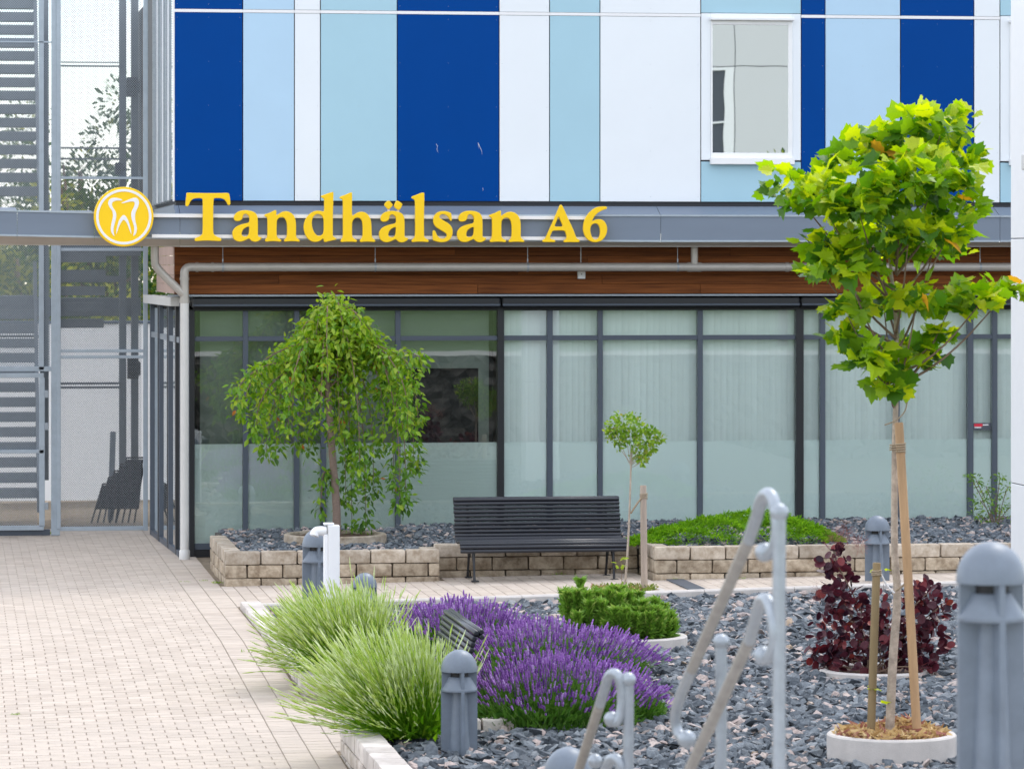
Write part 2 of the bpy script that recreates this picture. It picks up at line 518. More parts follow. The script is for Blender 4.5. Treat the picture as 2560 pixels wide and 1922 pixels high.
# ------------------------------------------------------------------ ground
def sheet(name, xs, ys, zf, m, kind='structure'):
    V = [(x, y, zf(x, y)) for y in ys for x in xs]
    k = len(xs)
    F = [(j*k+i, j*k+i+1, (j+1)*k+i+1, (j+1)*k+i) for j in range(len(ys)-1) for i in range(k-1)]
    b = MB(); b.add(V, F)
    o = b.obj(name, m)
    return tag(o, kind=kind)
def lin(a, b, n): return [a + (b - a) * i / n for i in range(n + 1)]
def clampg(x, y): return gz(max(-12, min(24, x)), max(-33, y))
sheet('ground', [-300, -60] + lin(-14, 26, 20) + [70, 300], [-300, -120, -70, -40] + lin(-33, 14, 40) + [40, 120, 400], lambda x, y: clampg(x, y) - .20, 'earth')
BEDX = 2.965                                 # left side of the gravel bed
KERB_A, KERB_B = G(1150, 1487, .06), G(1960, 1461, .06)
def kerb_y(x): return KERB_A.y + (KERB_B.y - KERB_A.y) * (x - KERB_A.x) / (KERB_B.x - KERB_A.x)
REC0, REC1 = G(768, 1752).y, W(890, 1840, 29.75).y      # bench recess in the bed's left wall: far and near end
RECX = BEDX + 1.35
b = MB()
def patch(xs, yf):
    V, F = [], []
    for x in xs:
        for y in yf(x): V.append((x, y, gz(x, y) - .012))
    k = len(yf(0))
    F = [(i*k+j, (i+1)*k+j, (i+1)*k+j+1, i*k+j+1) for i in range(len(xs)-1) for j in range(k-1)]
    b.add(V, F)
patch(lin(-9, BEDX + .1, 12), lambda x: lin(-30, -10.5, 2) + [0, 13])
patch(lin(BEDX + .1, 20, 10), lambda x: [kerb_y(x) + .05, 0, 13])
patch([BEDX + .1, RECX + .1], lambda x: [REC1 - .1, REC0 + .1])
paving = tag(b.obj('paving', 'joint_sand'), kind='structure')
tag(paving, 'pale concrete block paving with sand joints across the courtyard', 'paving')

# the courtyard's upper end, behind and under the camera: lawn terrace, rough stone wall, stairs
sheet('lawn', [-80] + lin(-30, 30, 12) + [80], [-140, -110, -80, -60, -50, -40, -38.0], lambda x, y: 1.6 if y > -52 else 1.6 + (-52 - y) * .07, 'lawn')
sheet('upper_path', lin(-40, 40, 8), [-38.0, -33.25], lambda x, y: 1.602, 'concrete')
rw = thing('retaining_wall', 'rough dark stone retaining wall below the lawn terrace', 'wall', (0, -33.3, 0))
for (x0, x1) in ((-40, 1.0), (4.6, 40)):
    b = MB()
    nx = int((x1 - x0) / .16)
    rnd = random.Random(5)
    grid = [[(x0 + (x1 - x0) * i / nx + rnd.uniform(-.1, .1), -33.2 + rnd.uniform(-.13, .13), -.8 + 2.42 * j / 16) for i in range(nx + 1)] for j in range(17)]
    V = [p for row in grid for p in row]
    k = nx + 1
    b.add(V, [(j*k+i, j*k+i+1, (j+1)*k+i+1, (j+1)*k+i) for j in range(16) for i in range(nx)])
    b.obj('stone_face', 'rock_dark', rw)
st = thing('garden_stairs', 'concrete garden stairs beside the galvanised handrail', 'stairs', (2.8, -33, 0))
for i in range(10):
    y0 = -33.2 + .52 * i
    MB().cbox(1.0, 4.6, y0, y0 + .56, -.5, 1.6 - .165 * (i + 1), .01).obj('step', 'concrete_grey', st)

# ------------------------------------------------------------------ pavers, each a block of its own
PLF = P(562, 1466, 0) and G(562, 1466).y     # front of the planters
PLX0, PLX1 = G(562, 1466).x, G(1100, 1452).x
PRX0 = G(1637, 1450).x
PRF = G(1637, 1450).y
RWY = G(1400, 1436).y                        # the low wall behind the bench
PLBACK = P(515, 1339, -1.8).y
def paved(x, y):
    if y > 5.5 or y < -26: return False
    if x < BEDX: return not (x > PLX0 and y > PLF)
    if y > kerb_y(x) + .10:
        if x < PLX1 + .02: return y < PLF - .01
        if x < PRX0: return y < RWY - .01
        return y < PRF - .01
    return x < RECX - .06 and REC1 + .06 < y < REC0 - .06
cells = []
y = -26.0
r_ = 0
while y < 5.6:
    x = 2.54 - .21 * 60 - (.105 if r_ % 2 else 0)
    while x < 2.54 - .01:
        x1 = min(x + .21, 2.54)
        if x1 - x > .05: cells.append((x, x1, y, y + .14))
        x += .21
    r_ += 1
    y += .14
y = -26.0
while y < 5.6:
    for x0, x1 in ((2.54, 2.75), (2.75, 2.96)): cells.append((x0, x1, y, y + .14))
    y += .14
y = -26.03
while y < 5.6:
    x = 2.96
    while x < 15:
        cells.append((x, x + .14, y, y + .21)); x += .14
    y += .21
def paver_mesh(sx, sy, k):
    rnd = random.Random(k)
    g, c, h = .0028, .005, .05
    a, b_ = sx / 2 - g, sy / 2 - g
    j = lambda: rnd.uniform(-.0012, .0012)
    V = [(-a, -b_, -h), (a, -b_, -h), (a, b_, -h), (-a, b_, -h), (-a, -b_, -c), (a, -b_, -c), (a, b_, -c), (-a, b_, -c),
         (-a+c, -b_+c, j()), (a-c, -b_+c, j()), (a-c, b_-c, j()), (-a+c, b_-c, j())]
    F = [(8, 9, 10, 11)] + [(4+i, 4+(i+1) % 4, 8+(i+1) % 4, 8+i) for i in range(4)] + [(i, (i+1) % 4, 4+(i+1) % 4, 4+i) for i in range(4)]
    return V, F
vis = []
for (x0, x1, y0, y1) in cells:
    cx, cy = (x0 + x1) / 2, (y0 + y1) / 2
    if not paved(cx, cy): continue
    z = gz(cx, cy)
    u, v, D = px((cx, cy, z))
    if -800 < u < 3000 and 1200 < v < 2060: vis.append((D, x0, x1, y0, y1, cx, cy, z, u, v))
vis.sort()
near = [c for c in vis if -10 < c[8] < 2570 and c[9] < 1924][:290]
nearset = set(id(c) for c in near)
cache = {}
rest = MB()
rt = []
for i, c in enumerate(vis):
    D, x0, x1, y0, y1, cx, cy, z, u, v = c
    dzx, slope = random.uniform(-.0012, .0012), (0.0275 if cy < -10.5 else 0)
    if id(c) in nearset:
        key = (round(x1 - x0, 3), round(y1 - y0, 3), i % 4)
        if key not in cache:
            V, F = paver_mesh(key[0], key[1], i)
            me = bpy.data.meshes.new('paver'); me.from_pydata(V, [], F); me.materials.append(MATS['paver']); cache[key] = me
        o = bpy.data.objects.new('paver', cache[key])
        o.location = (cx, cy, z + dzx)
        o.rotation_euler = (math.atan(slope) + random.uniform(-.003, .003), -.013 + random.uniform(-.003, .003), random.uniform(-.004, .004))
        COL.objects.link(o); o.parent = paving
    else:
        V, F = paver_mesh(x1 - x0, y1 - y0, i)
        tx, ty = random.uniform(-.003, .003), slope + random.uniform(-.003, .003)
        rest.add([(cx + p[0], cy + p[1], z + dzx + p[2] + p[0] * (.013 + tx) + p[1] * ty) for p in V], F)
        rt += [random.random()] * len(V)
ramp_mat('paver_field', [(0, (.44, .37, .31)), (.5, (.475, .402, .338)), (1, (.51, .436, .37))], .85, bump=.2, nscale=5, nvar=.07)
me = bpy.data.meshes.new('paver_field'); me.from_pydata(rest.v, [], rest.f)
at = me.attributes.new('tint', 'FLOAT', 'POINT'); at.data.foreach_set('value', rt)
tag(link('paver_field', me, 'paver_field', paving), kind='stuff')

# ------------------------------------------------------------------ stone walls, block by block
def block(x0, x1, y0, y1, z0, z1, m, parent, k, top=False):
    rnd = random.Random(k)
    bm = bmesh.new()
    bmesh.ops.create_cube(bm, size=1.0)
    g = .006
    sx, sy, sz = x1 - x0 - 2*g, y1 - y0 - 2*g, z1 - z0 - g
    for w in bm.verts: w.co = Vector((w.co.x * sx, w.co.y * sy, w.co.z * sz))
    bmesh.ops.bevel(bm, geom=list(bm.edges), offset=.018, segments=2, affect='EDGES', clamp_overlap=True, profile=.6)
    for w in bm.verts:
        w.co += Vector((rnd.uniform(-.004, .004), rnd.uniform(-.006, .004), rnd.uniform(-.003, .003)))
    me = bpy.data.meshes.new('block'); bm.to_mesh(me); bm.free()
    o = link('block', me, m, parent, angle=40)
    o.location = ((x0+x1)/2, (y0+y1)/2, (z0+z1)/2)
    o.matrix_parent_inverse = BASE[parent.name].inverted()
    return o
def wall_x(parent, x0, x1, y, th, z0, heights, bw, seed):
    """a wall along x whose face lies at y (towards the camera), th thick behind it"""
    z = z0
    for ci, h in enumerate(heights):
        top = ci == len(heights) - 1
        x = x0
        w0 = bw * (.62 if ci % 2 else 1.0)
        k = 0
        while x < x1 - .03:
            w = w0 if k == 0 else bw * random.choice((1, 1, 1, .98, 1.03))
            xe = x1 if x1 - (x + w) < .12 else x + w
            block(x, xe, y + random.uniform(0, .006), y + th, z, z + h, (('pale_cap' if top else 'pale_stone') if seed >= 7 else ('cap_stone' if top else 'wall_stone')), parent, seed * 1000 + ci * 60 + k)
            x = xe; k += 1
        z += h
def wall_y(parent, x, th, y0, y1, z0, heights, bw, seed):
    z = z0
    for ci, h in enumerate(heights):
        top = ci == len(heights) - 1
        y = y0
        w0 = bw * (.55 if ci % 2 else 1.0)
        k = 0
        while y < y1 - .03:
            w = w0 if k == 0 else bw
            ye = y1 if y1 - (y + w) < .12 else y + w
            block(x + random.uniform(0, .006), x + th, y, ye, z, z + h, (('pale_cap' if top else 'pale_stone') if seed >= 7 else ('cap_stone' if top else 'wall_stone')), parent, seed * 1000 + ci * 60 + k)
            y = ye; k += 1
        z += h
BW = .405
TOPL = P(562, 1379, PLF).z
def hs(top, base): return [top - .30 - base, .15, .15]
pl = thing('stone_planter', 'raised stone block planter with the weeping tree, beside the downpipe', 'planter', (PLX0, PLF, 0))
wall_x(pl, PLX0, PLX1, PLF, .2, -.04, hs(TOPL, -.04), BW, 1)
wall_y(pl, PLX0, .2, PLF + .2, PLBACK, -.04, hs(TOPL, -.04), BW * .55, 2)
wall_y(pl, PLX1 - .2, .2, PLF + .2, RWY, -.04, hs(TOPL, -.04), BW, 3)
tag(pl)
mw = thing('stone_wall', 'low stone block wall right behind the black bench', 'wall', (PLX1, RWY, 0))
TOPM = P(1400, 1357, RWY).z
wall_x(mw, PLX1, PRX0, RWY, .2, -.03, hs(TOPM, -.03), BW, 4)
pr = thing('stone_planter', 'long raised stone block planter with the creeping juniper, right of the bench', 'planter', (PRX0, PRF, 0))
TOPR = P(1634, 1367, PRF).z
wall_x(pr, PRX0, PRX0 + 6.2, PRF, .2, .0, hs(TOPR, .0), BW, 5)
wall_y(pr, PRX0, .2, PRF + .2, RWY, .0, hs(TOPR, .0), BW, 6)
# gravel bed: left wall in two lengths with a paved bench recess between them, kerb towards the facade
bw_ = thing('bed_wall', 'pale low stone wall edging the gravel bed, far side of the bench recess', 'wall', (BEDX, REC0, 0))
BT = .06
wall_y(bw_, BEDX, .23, REC0, kerb_y(BEDX) - .02, -.26, [.17, .15], .33, 7)
wall_x(bw_, BEDX + .23, RECX, REC0, .2, -.26, [.17, .15], .33, 8)
bw2 = thing('bed_wall', 'pale low stone wall edging the gravel bed, at the bottom edge beside the grey bollard', 'wall', (BEDX, REC1, 0))
wall_y(bw2, BEDX, .23, REC1 - 5.2, REC1, -.48, [.12, .15, .12, .15], .33, 9)
wall_x(bw2, BEDX + .23, RECX, REC1 - .2, .2, -.3, [.21, .15], .33, 10)
bw3 = thing('bed_wall', 'low stone wall at the back of the bench recess, behind the half-hidden bench', 'wall', (RECX, REC1, 0))
wall_y(bw3, RECX, .2, REC1, REC0, -.26, [.17, .15], .4, 11)
kb = thing('kerb', 'pale concrete kerb between the paved strip and the gravel', 'kerb', (KERB_A.x, KERB_A.y, 0))
x = BEDX + .02
k = 0
while x < 16:
    x1 = x + 1.0
    ya, yb = kerb_y(x), kerb_y(x1)
    b = MB()
    za, zb = gz(x, ya) + .03, gz(x1, yb) + .03
    gq = .003
    b.add([(x+gq, ya, za-.3), (x1-gq, yb, zb-.3), (x1-gq, yb+.12, zb-.3), (x+gq, ya+.12, za-.3), (x+gq, ya, za-.015), (x1-gq, yb, zb-.015), (x1-gq, yb+.12, zb), (x+gq, ya+.12, za), (x+gq, ya+.015, za), (x1-gq, yb+.015, zb)],
          [(0,1,5,4), (4,5,9,8), (8,9,6,7), (7,6,2,3), (0,4,8,7,3), (1,2,6,9,5)])
    b.obj('kerb_stone', 'concrete', kb)
    x = x1; k += 1
gq = G(1700, 1455, .0)
dm = MB().cbox(gq.x - .1, gq.x + .1, kerb_y(gq.x) + .13, PRF - .03, gz(gq.x, gq.y) + .001, gz(gq.x, gq.y) + .012, .003).obj('drain_cover', 'slate_frame')
tag(dm, 'dark flat drain strip in the paving before the right planter', 'drain')

# ------------------------------------------------------------------ the clinic building
UPY, FY, WY = -.50, -.82, -.08
bld = thing('clinic_building', 'clinic building with blue and white panelled upper floor above a glazed ground floor', 'building', (X(455, 0), 0, 0))
XC = X(434, UPY)
XE = 25.0
ZB, ZJ, ZT = Z(503, UPY, 1100), Z(33, UPY, 1100), 7.25
MB().box(XC + .03, XE, UPY + .03, 9.0, ZB - .32, ZT - .02).obj('core', 'fascia_dark', bld)
cols = [(436, 607, 'blue_panel'), (607, 736, 'light_blue_panel'), (736, 801, 'white_panel'), (801, 993, 'pale_blue_panel'),
        (993, 1248, 'blue_panel'), (1248, 1374, 'white_panel'), (1374, 1500, 'pale_blue_panel'), (1500, 1752, 'white_panel'),
        (1752, 2003, 'W'), (2003, 2063, 'blue_panel'), (2063, 2251, 'light_blue_panel'), (2251, 2435, 'blue_panel'), (2435, 2500, 'white_panel'),
        (2500, 2751, 'W'), (2751, 2900, 'blue_panel'), (2900, 3080, 'white_panel'), (3080, 3300, 'pale_blue_panel'), (3300, 3500, 'white_panel')]
g = .006
def panel(x0, x1, z0, z1, m):
    MB().cbox(x0 + g, x1 - g, UPY, UPY + .022, z0, z1, .002).obj('panel', m, bld)
for (u0, u1, m) in cols:
    x0, x1 = X(u0, UPY), X(u1, UPY)
    if m != 'W':
        panel(x0, x1, ZB, ZJ - .022, m)
        panel(x0, x1, ZJ + .022, ZT, m)
        MB().box(x0 + .001, x1 - .001, UPY - .004, UPY + .02, ZJ - .018, ZJ + .018).obj('joint_trim', 'white_trim', bld)
    else:
        zs0, zs1, zt = Z(401, UPY, 1880), Z(57, UPY, 1880), Z(38, UPY, 1880)
        panel(x0, x1, ZB, zs0 - .02, 'pale_blue_panel')
        panel(x0, x1, zt + .022, ZT, 'pale_blue_panel')
        win = MB().box(x0 + .10, x1 - .16, UPY + .028, UPY + .03, zs0 + .07, zs1).obj('window', 'interior_dark', bld)
        MB().cbox(x0 + g, x0 + .125, UPY - .002, UPY + .026, zs0 + .0, zt + .015, .003).obj('surround', 'white_panel', win)
        MB().cbox(x1 - .115, x1 - g, UPY - .002, UPY + .026, zs0 + .0, zt + .015, .003).obj('surround', 'white_panel', win)
        f = MB()
        f.cbox(x0 + .125, x0 + .145, UPY - .02, UPY + .028, zs0 + .03, zs1 + .02, .003)
        f.cbox(x1 - .165, x1 - .115, UPY - .02, UPY + .028, zs0 + .03, zs1 + .02, .003)
        f.cbox(x0 + .145, x1 - .165, UPY - .02, UPY + .028, zs1 - .03, zs1 + .02, .003)
        f.cbox(x0 + .145, x1 - .165, UPY - .02, UPY + .028, zs0 + .03, zs0 + .09, .003)
        f.obj('frame', 'white_metal', win)
        MB().cbox(x0 + .145, x1 - .165, UPY + .004, UPY + .012, zs0 + .09, zs1 - .03, .001).obj('pane', 'mirror_glass', win)
        MB().cbox(x0 + .11, x1 - .10, UPY - .08, UPY - .004, zs1 + .022, zs1 + .06, .006).obj('lintel_cap', 'white_metal', win)
        MB().box(x0 + .126, x1 - .116, UPY - .003, UPY + .02, zs1 + .021, zt + .016).obj('lintel_strip', 'white_panel', win)
        MB().cbox(x0 + .11, x1 - .10, UPY - .09, UPY - .004, zs0 - .055, zs0 + .028, .006).obj('sill', 'white_metal', win)
MB().cbox(XC - .012, XC + .012, UPY - .006, UPY + .03, ZB - .01, ZT, .003).obj('corner_trim', 'white_metal', bld)
# side of the upper floor: reflective strips
ys = lin(UPY + .04, 4.05, 7)
for i in range(7):
    s_ = MB().cbox(XC - .004, XC + .02, ys[i] + .03, ys[i+1] - .03, ZB + .02, ZT, .002).obj('side_panel', 'mirror_glass' if i % 2 == 0 else 'white_panel', bld)
b = MB()
for yv in ys[1:]: b.cbox(XC - .02, XC + .02, yv - .025, yv + .025, ZB, ZT, .003)
b.obj('side_mullion', 'galvanised', bld)
MB().box(XC + .02, XC + .03, UPY + .03, 4.1, ZB - .02, ZT).obj('side_backing', 'dark_slot', bld)
# canopy: ledge, fascia, soffit
ctl = [(-900, 506, 572), (-300, 519, 581), (0, 526.5, 588), (236, 532, 592.5), (450, 536, 596), (1000, 538, 600), (1500, 539, 603), (2500, 541, 603), (3500, 545, 603)]
def fas(u):
    for (a, b_) in zip(ctl, ctl[1:]):
        if a[0] <= u <= b_[0]:
            t = (u - a[0]) / (b_[0] - a[0])
            return a[1] + t * (b_[1] - a[1]), a[2] + t * (b_[2] - a[2])
us = [-900, -300, 43, 236, 450, 1000, 1652, 2100, 2500, 3000, 3500]
for u0, u1 in zip(us, us[1:]):
    t0, b0 = fas(u0); t1, b1 = fas(u1)
    A, B, C_, D_ = P(u0, t0, FY), P(u1, t1, FY), P(u1, b1, FY), P(u0, b0, FY)
    g2 = .0025
    A.x += g2; D_.x += g2; B.x -= g2; C_.x -= g2
    m = MB()
    off = Vector((0, .02, 0))
    vv = [D_, C_, B, A, D_ + off, C_ + off, B + off, A + off]
    m.add(vv, [(0,1,2,3), (7,6,5,4), (3,2,6,7), (0,4,5,1), (0,3,7,4), (1,5,6,2)])
    m.obj('fascia_sheet', 'fascia', bld)
    m = MB()     # light drip edges along the top and bottom of the sheet
    for (p, q, s) in ((A, B, 1), (D_, C_, -1)):
        h = .011
        w = Vector((0, -.012, 0)); hh = Vector((0, 0, h))
        vv = [p + w - hh, q + w - hh, q + w + hh, p + w + hh, p - hh + off, q - hh + off, q + hh + off, p + hh + off]
        m.add(vv, [(0,1,2,3), (7,6,5,4), (3,2,6,7), (0,4,5,1), (0,3,7,4), (1,5,6,2)])
    m.obj('drip_edge', 'bollard_grey' if False else 'steel_frame', bld)
    # sloping soffit behind the fascia's foot, then level to the wall
    S0, S1 = P(u0, 617 - (4 if u0 < 300 else 0), -.52), P(u1, 617 - (4 if u1 < 300 else 0), -.52)
    m = MB()
    m.add([D_ + off, C_ + off, S1, S0, Vector((S0.x, .2, S0.z)), Vector((S1.x, .2, S1.z))], [(0, 1, 2, 3), (3, 2, 5, 4)])
    m.obj('soffit_sheet', 'soffit', bld)
    m = MB(); m.add([S0 + Vector((0, -.03, .028)), S1 + Vector((0, -.03, .028)), S1 + Vector((0, -.03, 0)), S0 + Vector((0, -.03, 0)), S0 + Vector((0, .01, .028)), S1 + Vector((0, .01, .028)), S1 + Vector((0, .01, -.004)), S0 + Vector((0, .01, -.004))],
        [(0,3,2,1), (3,7,6,2), (0,1,5,4), (4,5,6,7)])
    m.obj('soffit_trim', 'pipe_light' if u0 > 300 else 'soffit', bld)
    if u0 >= 450 or u0 == 236:
        # ledge from under the panels out to the fascia
        e0 = max(XC, A.x)
        m = MB(); m.add([(e0, FY, A.z), (B.x, FY, B.z), (B.x, UPY - .01, ZB - .06), (e0, UPY - .01, ZB - .06)], [(0, 1, 2, 3)])
        m.obj('ledge_sheet', 'fascia', bld)
    else:
        m = MB(); m.add([(A.x, FY, A.z), (B.x, FY, B.z), (B.x, .25, A.z + .02), (A.x, .25, A.z + .02)], [(0, 1, 2, 3)])
        m.obj('canopy_roof', 'fascia', bld)
MB().add([(XC, FY, P(440, 536, FY).z), (XC + .01, UPY, ZB - .05), (XC, 4, ZB - .05), (XC, 4, P(440, 536, FY).z)], [(0, 1, 2, 3)]).obj('ledge_end', 'fascia', bld)
# cladding boards under the canopy
ZW1, ZW0 = Z(616, WY, 1000), Z(735, WY, 1000)
nb = 5
for r_ in range(nb):
    z0, z1 = ZW0 + (ZW1 - ZW0) * r_ / nb, ZW0 + (ZW1 - ZW0) * (r_ + 1) / nb
    x = X(436, WY)
    k = 0
    while x < XE:
        L = random.uniform(2.2, 4.4) if k else random.uniform(1.0, 4)
        xe = min(XE, x + L)
        MB().cbox(x + .0015, xe - .0015, WY + random.uniform(0, .003), WY + .02, z0 + .003, z1, .003).obj('board', 'cladding_wood', bld)
        x = xe; k += 1
mat('side_board', (.42, .29, .235), .7, var=.1, scale=4, tint=.06)
SX = X(455, 0) - .10
for r_ in range(nb):
    z0, z1 = ZW0 + (ZW1 - ZW0) * r_ / nb, ZW0 + (ZW1 - ZW0) * (r_ + 1) / nb
    MB().cbox(SX, SX + .02, WY + .03, 4.0, z0 + .003, z1, .003).obj('side_board', 'side_board', bld)
MB().box(SX + .02, XE, WY + .021, .3, ZW0 - .02, ZW1 + .05).obj('wall_core', 'interior_dark', bld)

# ground floor glazing
ZG1 = Z(777, 0, 900)
ZTR0, ZTR1 = Z(852, 0, 900), Z(840, 0, 900)
ZFILM = Z(1107, 0, 1000)
ZBASE, ZGL0 = -.02, Z(1358, 0, 500)
posts = [(452, 474, 's'), (474, 486, 'b'), (607, 620, 's'), (735, 748, 's'), (802, 815, 's'), (988, 1001, 's'), (1243, 1259, 'b'), (1367, 1381, 's'), (1494, 1506, 's'),
         (1743, 1756, 's'), (1988, 2007, 'b'), (2049, 2062, 's'), (2237, 2248, 's'), (2418, 2432, 's'), (2479, 2492, 's'), (2610, 2623, 's'), (2760, 2779, 'b'),
         (2900, 2913, 's'), (3060, 3073, 's'), (3230, 3243, 's'), (3480, 3500, 'b')]
for (u0, u1, k) in posts:
    yy = (-.055, .06) if k == 'b' else (-.035, .06)
    MB().cbox(X(u0, 0), X(u1, 0), yy[0], yy[1], ZBASE, ZG1 + .02, .003).obj('mullion', 'black_frame' if k == 'b' else 'slate_frame', bld)
for (a, b_) in zip(posts[1:], posts[2:]):
    x0, x1 = X(a[1], 0), X(b_[0], 0)
    MB().cbox(x0 + .001, x1 - .001, -.03, .05, ZTR0, ZTR1, .003).obj('transom', 'slate_frame', bld)
    MB().cbox(x0 + .001, x1 - .001, -.03, .05, ZBASE + .09, ZGL0, .003).obj('bottom_rail', 'slate_frame', bld)
    gm = 'glass_left' if a[0] < 1240 else 'glass'
    MB().box(x0 + .001, x1 - .001, .005, .013, ZTR1, ZG1).obj('pane', gm, bld)
    MB().box(x0 + .001, x1 - .001, .005, .013, ZGL0, ZTR0).obj('pane', gm, bld)
    MB().box(x0 + .003, x1 - .003, .018, .021, ZGL0, ZFILM).obj('privacy_film', 'frosted_film', bld)
XS0 = X(486, 0)
MB().box(XS0, XE, -.02, .05, ZBASE - .1, ZBASE + .088).obj('plinth', 'black_frame', bld)
MB().cbox(XS0 - .02, XE, -.05, .05, ZG1, ZG1 + .07, .004).obj('head_frame', 'black_frame', bld)
for (ua, ub) in ((478, 1250), (1252, 1997), (1999, 2770), (2772, 3500)):
    aw = MB().cbox(X(ua, -.1) + .004, X(ub, -.1) - .004, -.20, -.04, ZG1 + .035, ZW0 - .035, .02).obj('awning_cassette', 'black_frame', bld)
    MB().cbox(X(ua, -.1) + .01, X(ub, -.1) - .01, -.215, -.19, ZG1 + .06, ZG1 + .085, .004).obj('front_rail', 'slate_frame', aw)
MB().cbox(SX - .08, XE, -.24, -.03, ZW0 - .03, ZW0 - .004, .006).obj('gutter_flashing', 'galvanised', bld)
# the room behind the glass
b = MB()
b.box(XS0, XE, 3.4, 3.5, -.1, 3.4)
b.box(XE, XE + .1, 0, 3.5, -.1, 3.4)
b.obj('room_wall', 'interior_wall', bld)
MB().box(XS0, XE, .06, 3.4, -.12, -.02).obj('room_floor', 'interior_wall', bld)
MB().box(XS0, XE, .06, 3.4, ZG1 + .05, ZG1 + .1).obj('room_ceiling', 'ceiling_white', bld)
# left flank of the ground floor
SXC = X(452, 0)
def fx(y): return SXC + (X(379, 4.05) - SXC) * y / 4.05
b = MB(); b.cbox(SXC - .015, SXC + .04, .0, .06, ZBASE, ZG1 + .1, .003)
b.obj('corner_post', 'slate_frame', bld)
for (y0, y1, m) in ((.35, .55, 'black_frame'), (1.30, 1.42, 'slate_frame'), (1.45, 1.60, 'black_frame'), (2.6, 2.72, 'slate_frame'), (2.75, 2.9, 'black_frame'), (3.9, 4.05, 'slate_frame')):
    xo = fx(y0)
    MB().cbox(xo - .03, xo + .05, y0, y1, ZBASE - .05, ZG1 + .05, .003).obj('flank_post', m, bld)
def skew(nm, dx0, dx1, y0, y1, z0, z1, m):
    MB().add([(fx(y0) + dx0, y0, z0), (fx(y0) + dx1, y0, z0), (fx(y1) + dx1, y1, z0), (fx(y1) + dx0, y1, z0), (fx(y0) + dx0, y0, z1), (fx(y0) + dx1, y0, z1), (fx(y1) + dx1, y1, z1), (fx(y1) + dx0, y1, z1)],
        [(0,3,2,1), (4,5,6,7), (0,1,5,4), (1,2,6,5), (2,3,7,6), (3,0,4,7)]).obj(nm, m, bld)
skew('flank_pane', 0, .01, .06, 4.0, .05, ZG1, 'mirror_glass')
skew('flank_backing', .03, .05, .06, 4.0, -.06, ZG1 + .1, 'interior_dark')
skew('flank_plinth', -.025, .02, .06, 4.0, -.1, .05, 'slate_frame')
skew('flank_transom', -.02, .02, .06, 4.0, ZTR0 - .02, ZTR1 - .01, 'galvanised')
skew('flank_awning', -.12, .03, .06, 4.0, ZG1 + .06, ZW0 - .04, 'pipe_light')

# behind the glass: vertical blinds on the right, a grey roller blind with a dark opening on the left
vb = thing('vertical_blind', 'pale vertical slat blinds behind the right-hand windows', 'blind', (X(1270, .14), .14, 0))
zt, zb = ZG1 + .03, .1
sm = bpy.data.meshes.new('slat')
sm.from_pydata([(-.043, 0, zb), (-.015, -.004, zb), (.015, -.004, zb), (.043, 0, zb), (-.043, 0, zt), (-.015, -.004, zt), (.015, -.004, zt), (.043, 0, zt)], [], [(0, 1, 5, 4), (1, 2, 6, 5), (2, 3, 7, 6)])
sm.materials.append(MATS['blind'])
xx = X(1266, .14)
while xx < X(2900, .14):
    o = bpy.data.objects.new('slat', sm)
    o.location = (xx, .14, 0)
    o.rotation_euler = (0, 0, R(-9 + random.uniform(-5, 5)))
    COL.objects.link(o); o.parent = vb; o.matrix_parent_inverse = BASE[vb.name].inverted()
    xx += .078 + random.uniform(-.004, .006)
MB().box(X(1262, .14), X(2900, .14), .115, .165, zt, zt + .03).obj('track', 'white_metal', vb)
rb = thing('roller_blind', 'grey roller blind behind the left-hand windows, open at one dark square', 'blind', (X(500, .2), .2, 0))
b = MB()
for (u0, u1, v0, v1) in ((500, 1016, 770, 1130), (1016, 1196, 770, 921), (1196, 1222, 770, 1130)):
    b.box(X(u0, .2), X(u1, .2), .2, .206, Z(v1, .2, u0), Z(v0, .2, u0))
b.obj('fabric', 'blind_grey', rb)
MB().box(X(490, .2), X(1236, .2), .3, .31, 0, ZG1 + .04).obj('backing', 'interior_dark', rb)
dp = thing('display_panel', 'small dark notice with red field in the right-most window', 'sign', tuple(P(2458, 1064, -.002)))
c0, c1 = P(2433, 1057, .0), P(2478, 1075, .0)
MB().cbox(c0.x, c1.x, .0, .004, c1.z, c0.z, .001).obj('plate', 'display_dark', dp)
c0, c1 = P(2435, 1059, .0), P(2456, 1066, .0)
MB().cbox(c0.x, c1.x, -.004, -.0005, c1.z, c0.z, .0005).obj('red_field', 'display_red', dp)
b = MB()
c0, c1 = P(2436, 1067, .0), P(2453, 1069.5, .0); b.box(c0.x, c1.x, -.003, -.0005, c1.z, c0.z)
c0, c1 = P(2457, 1060.5, .0), P(2471, 1063, .0); b.box(c0.x, c1.x, -.003, -.0005, c1.z, c0.z)
b.obj('white_line', 'sign_white', dp)

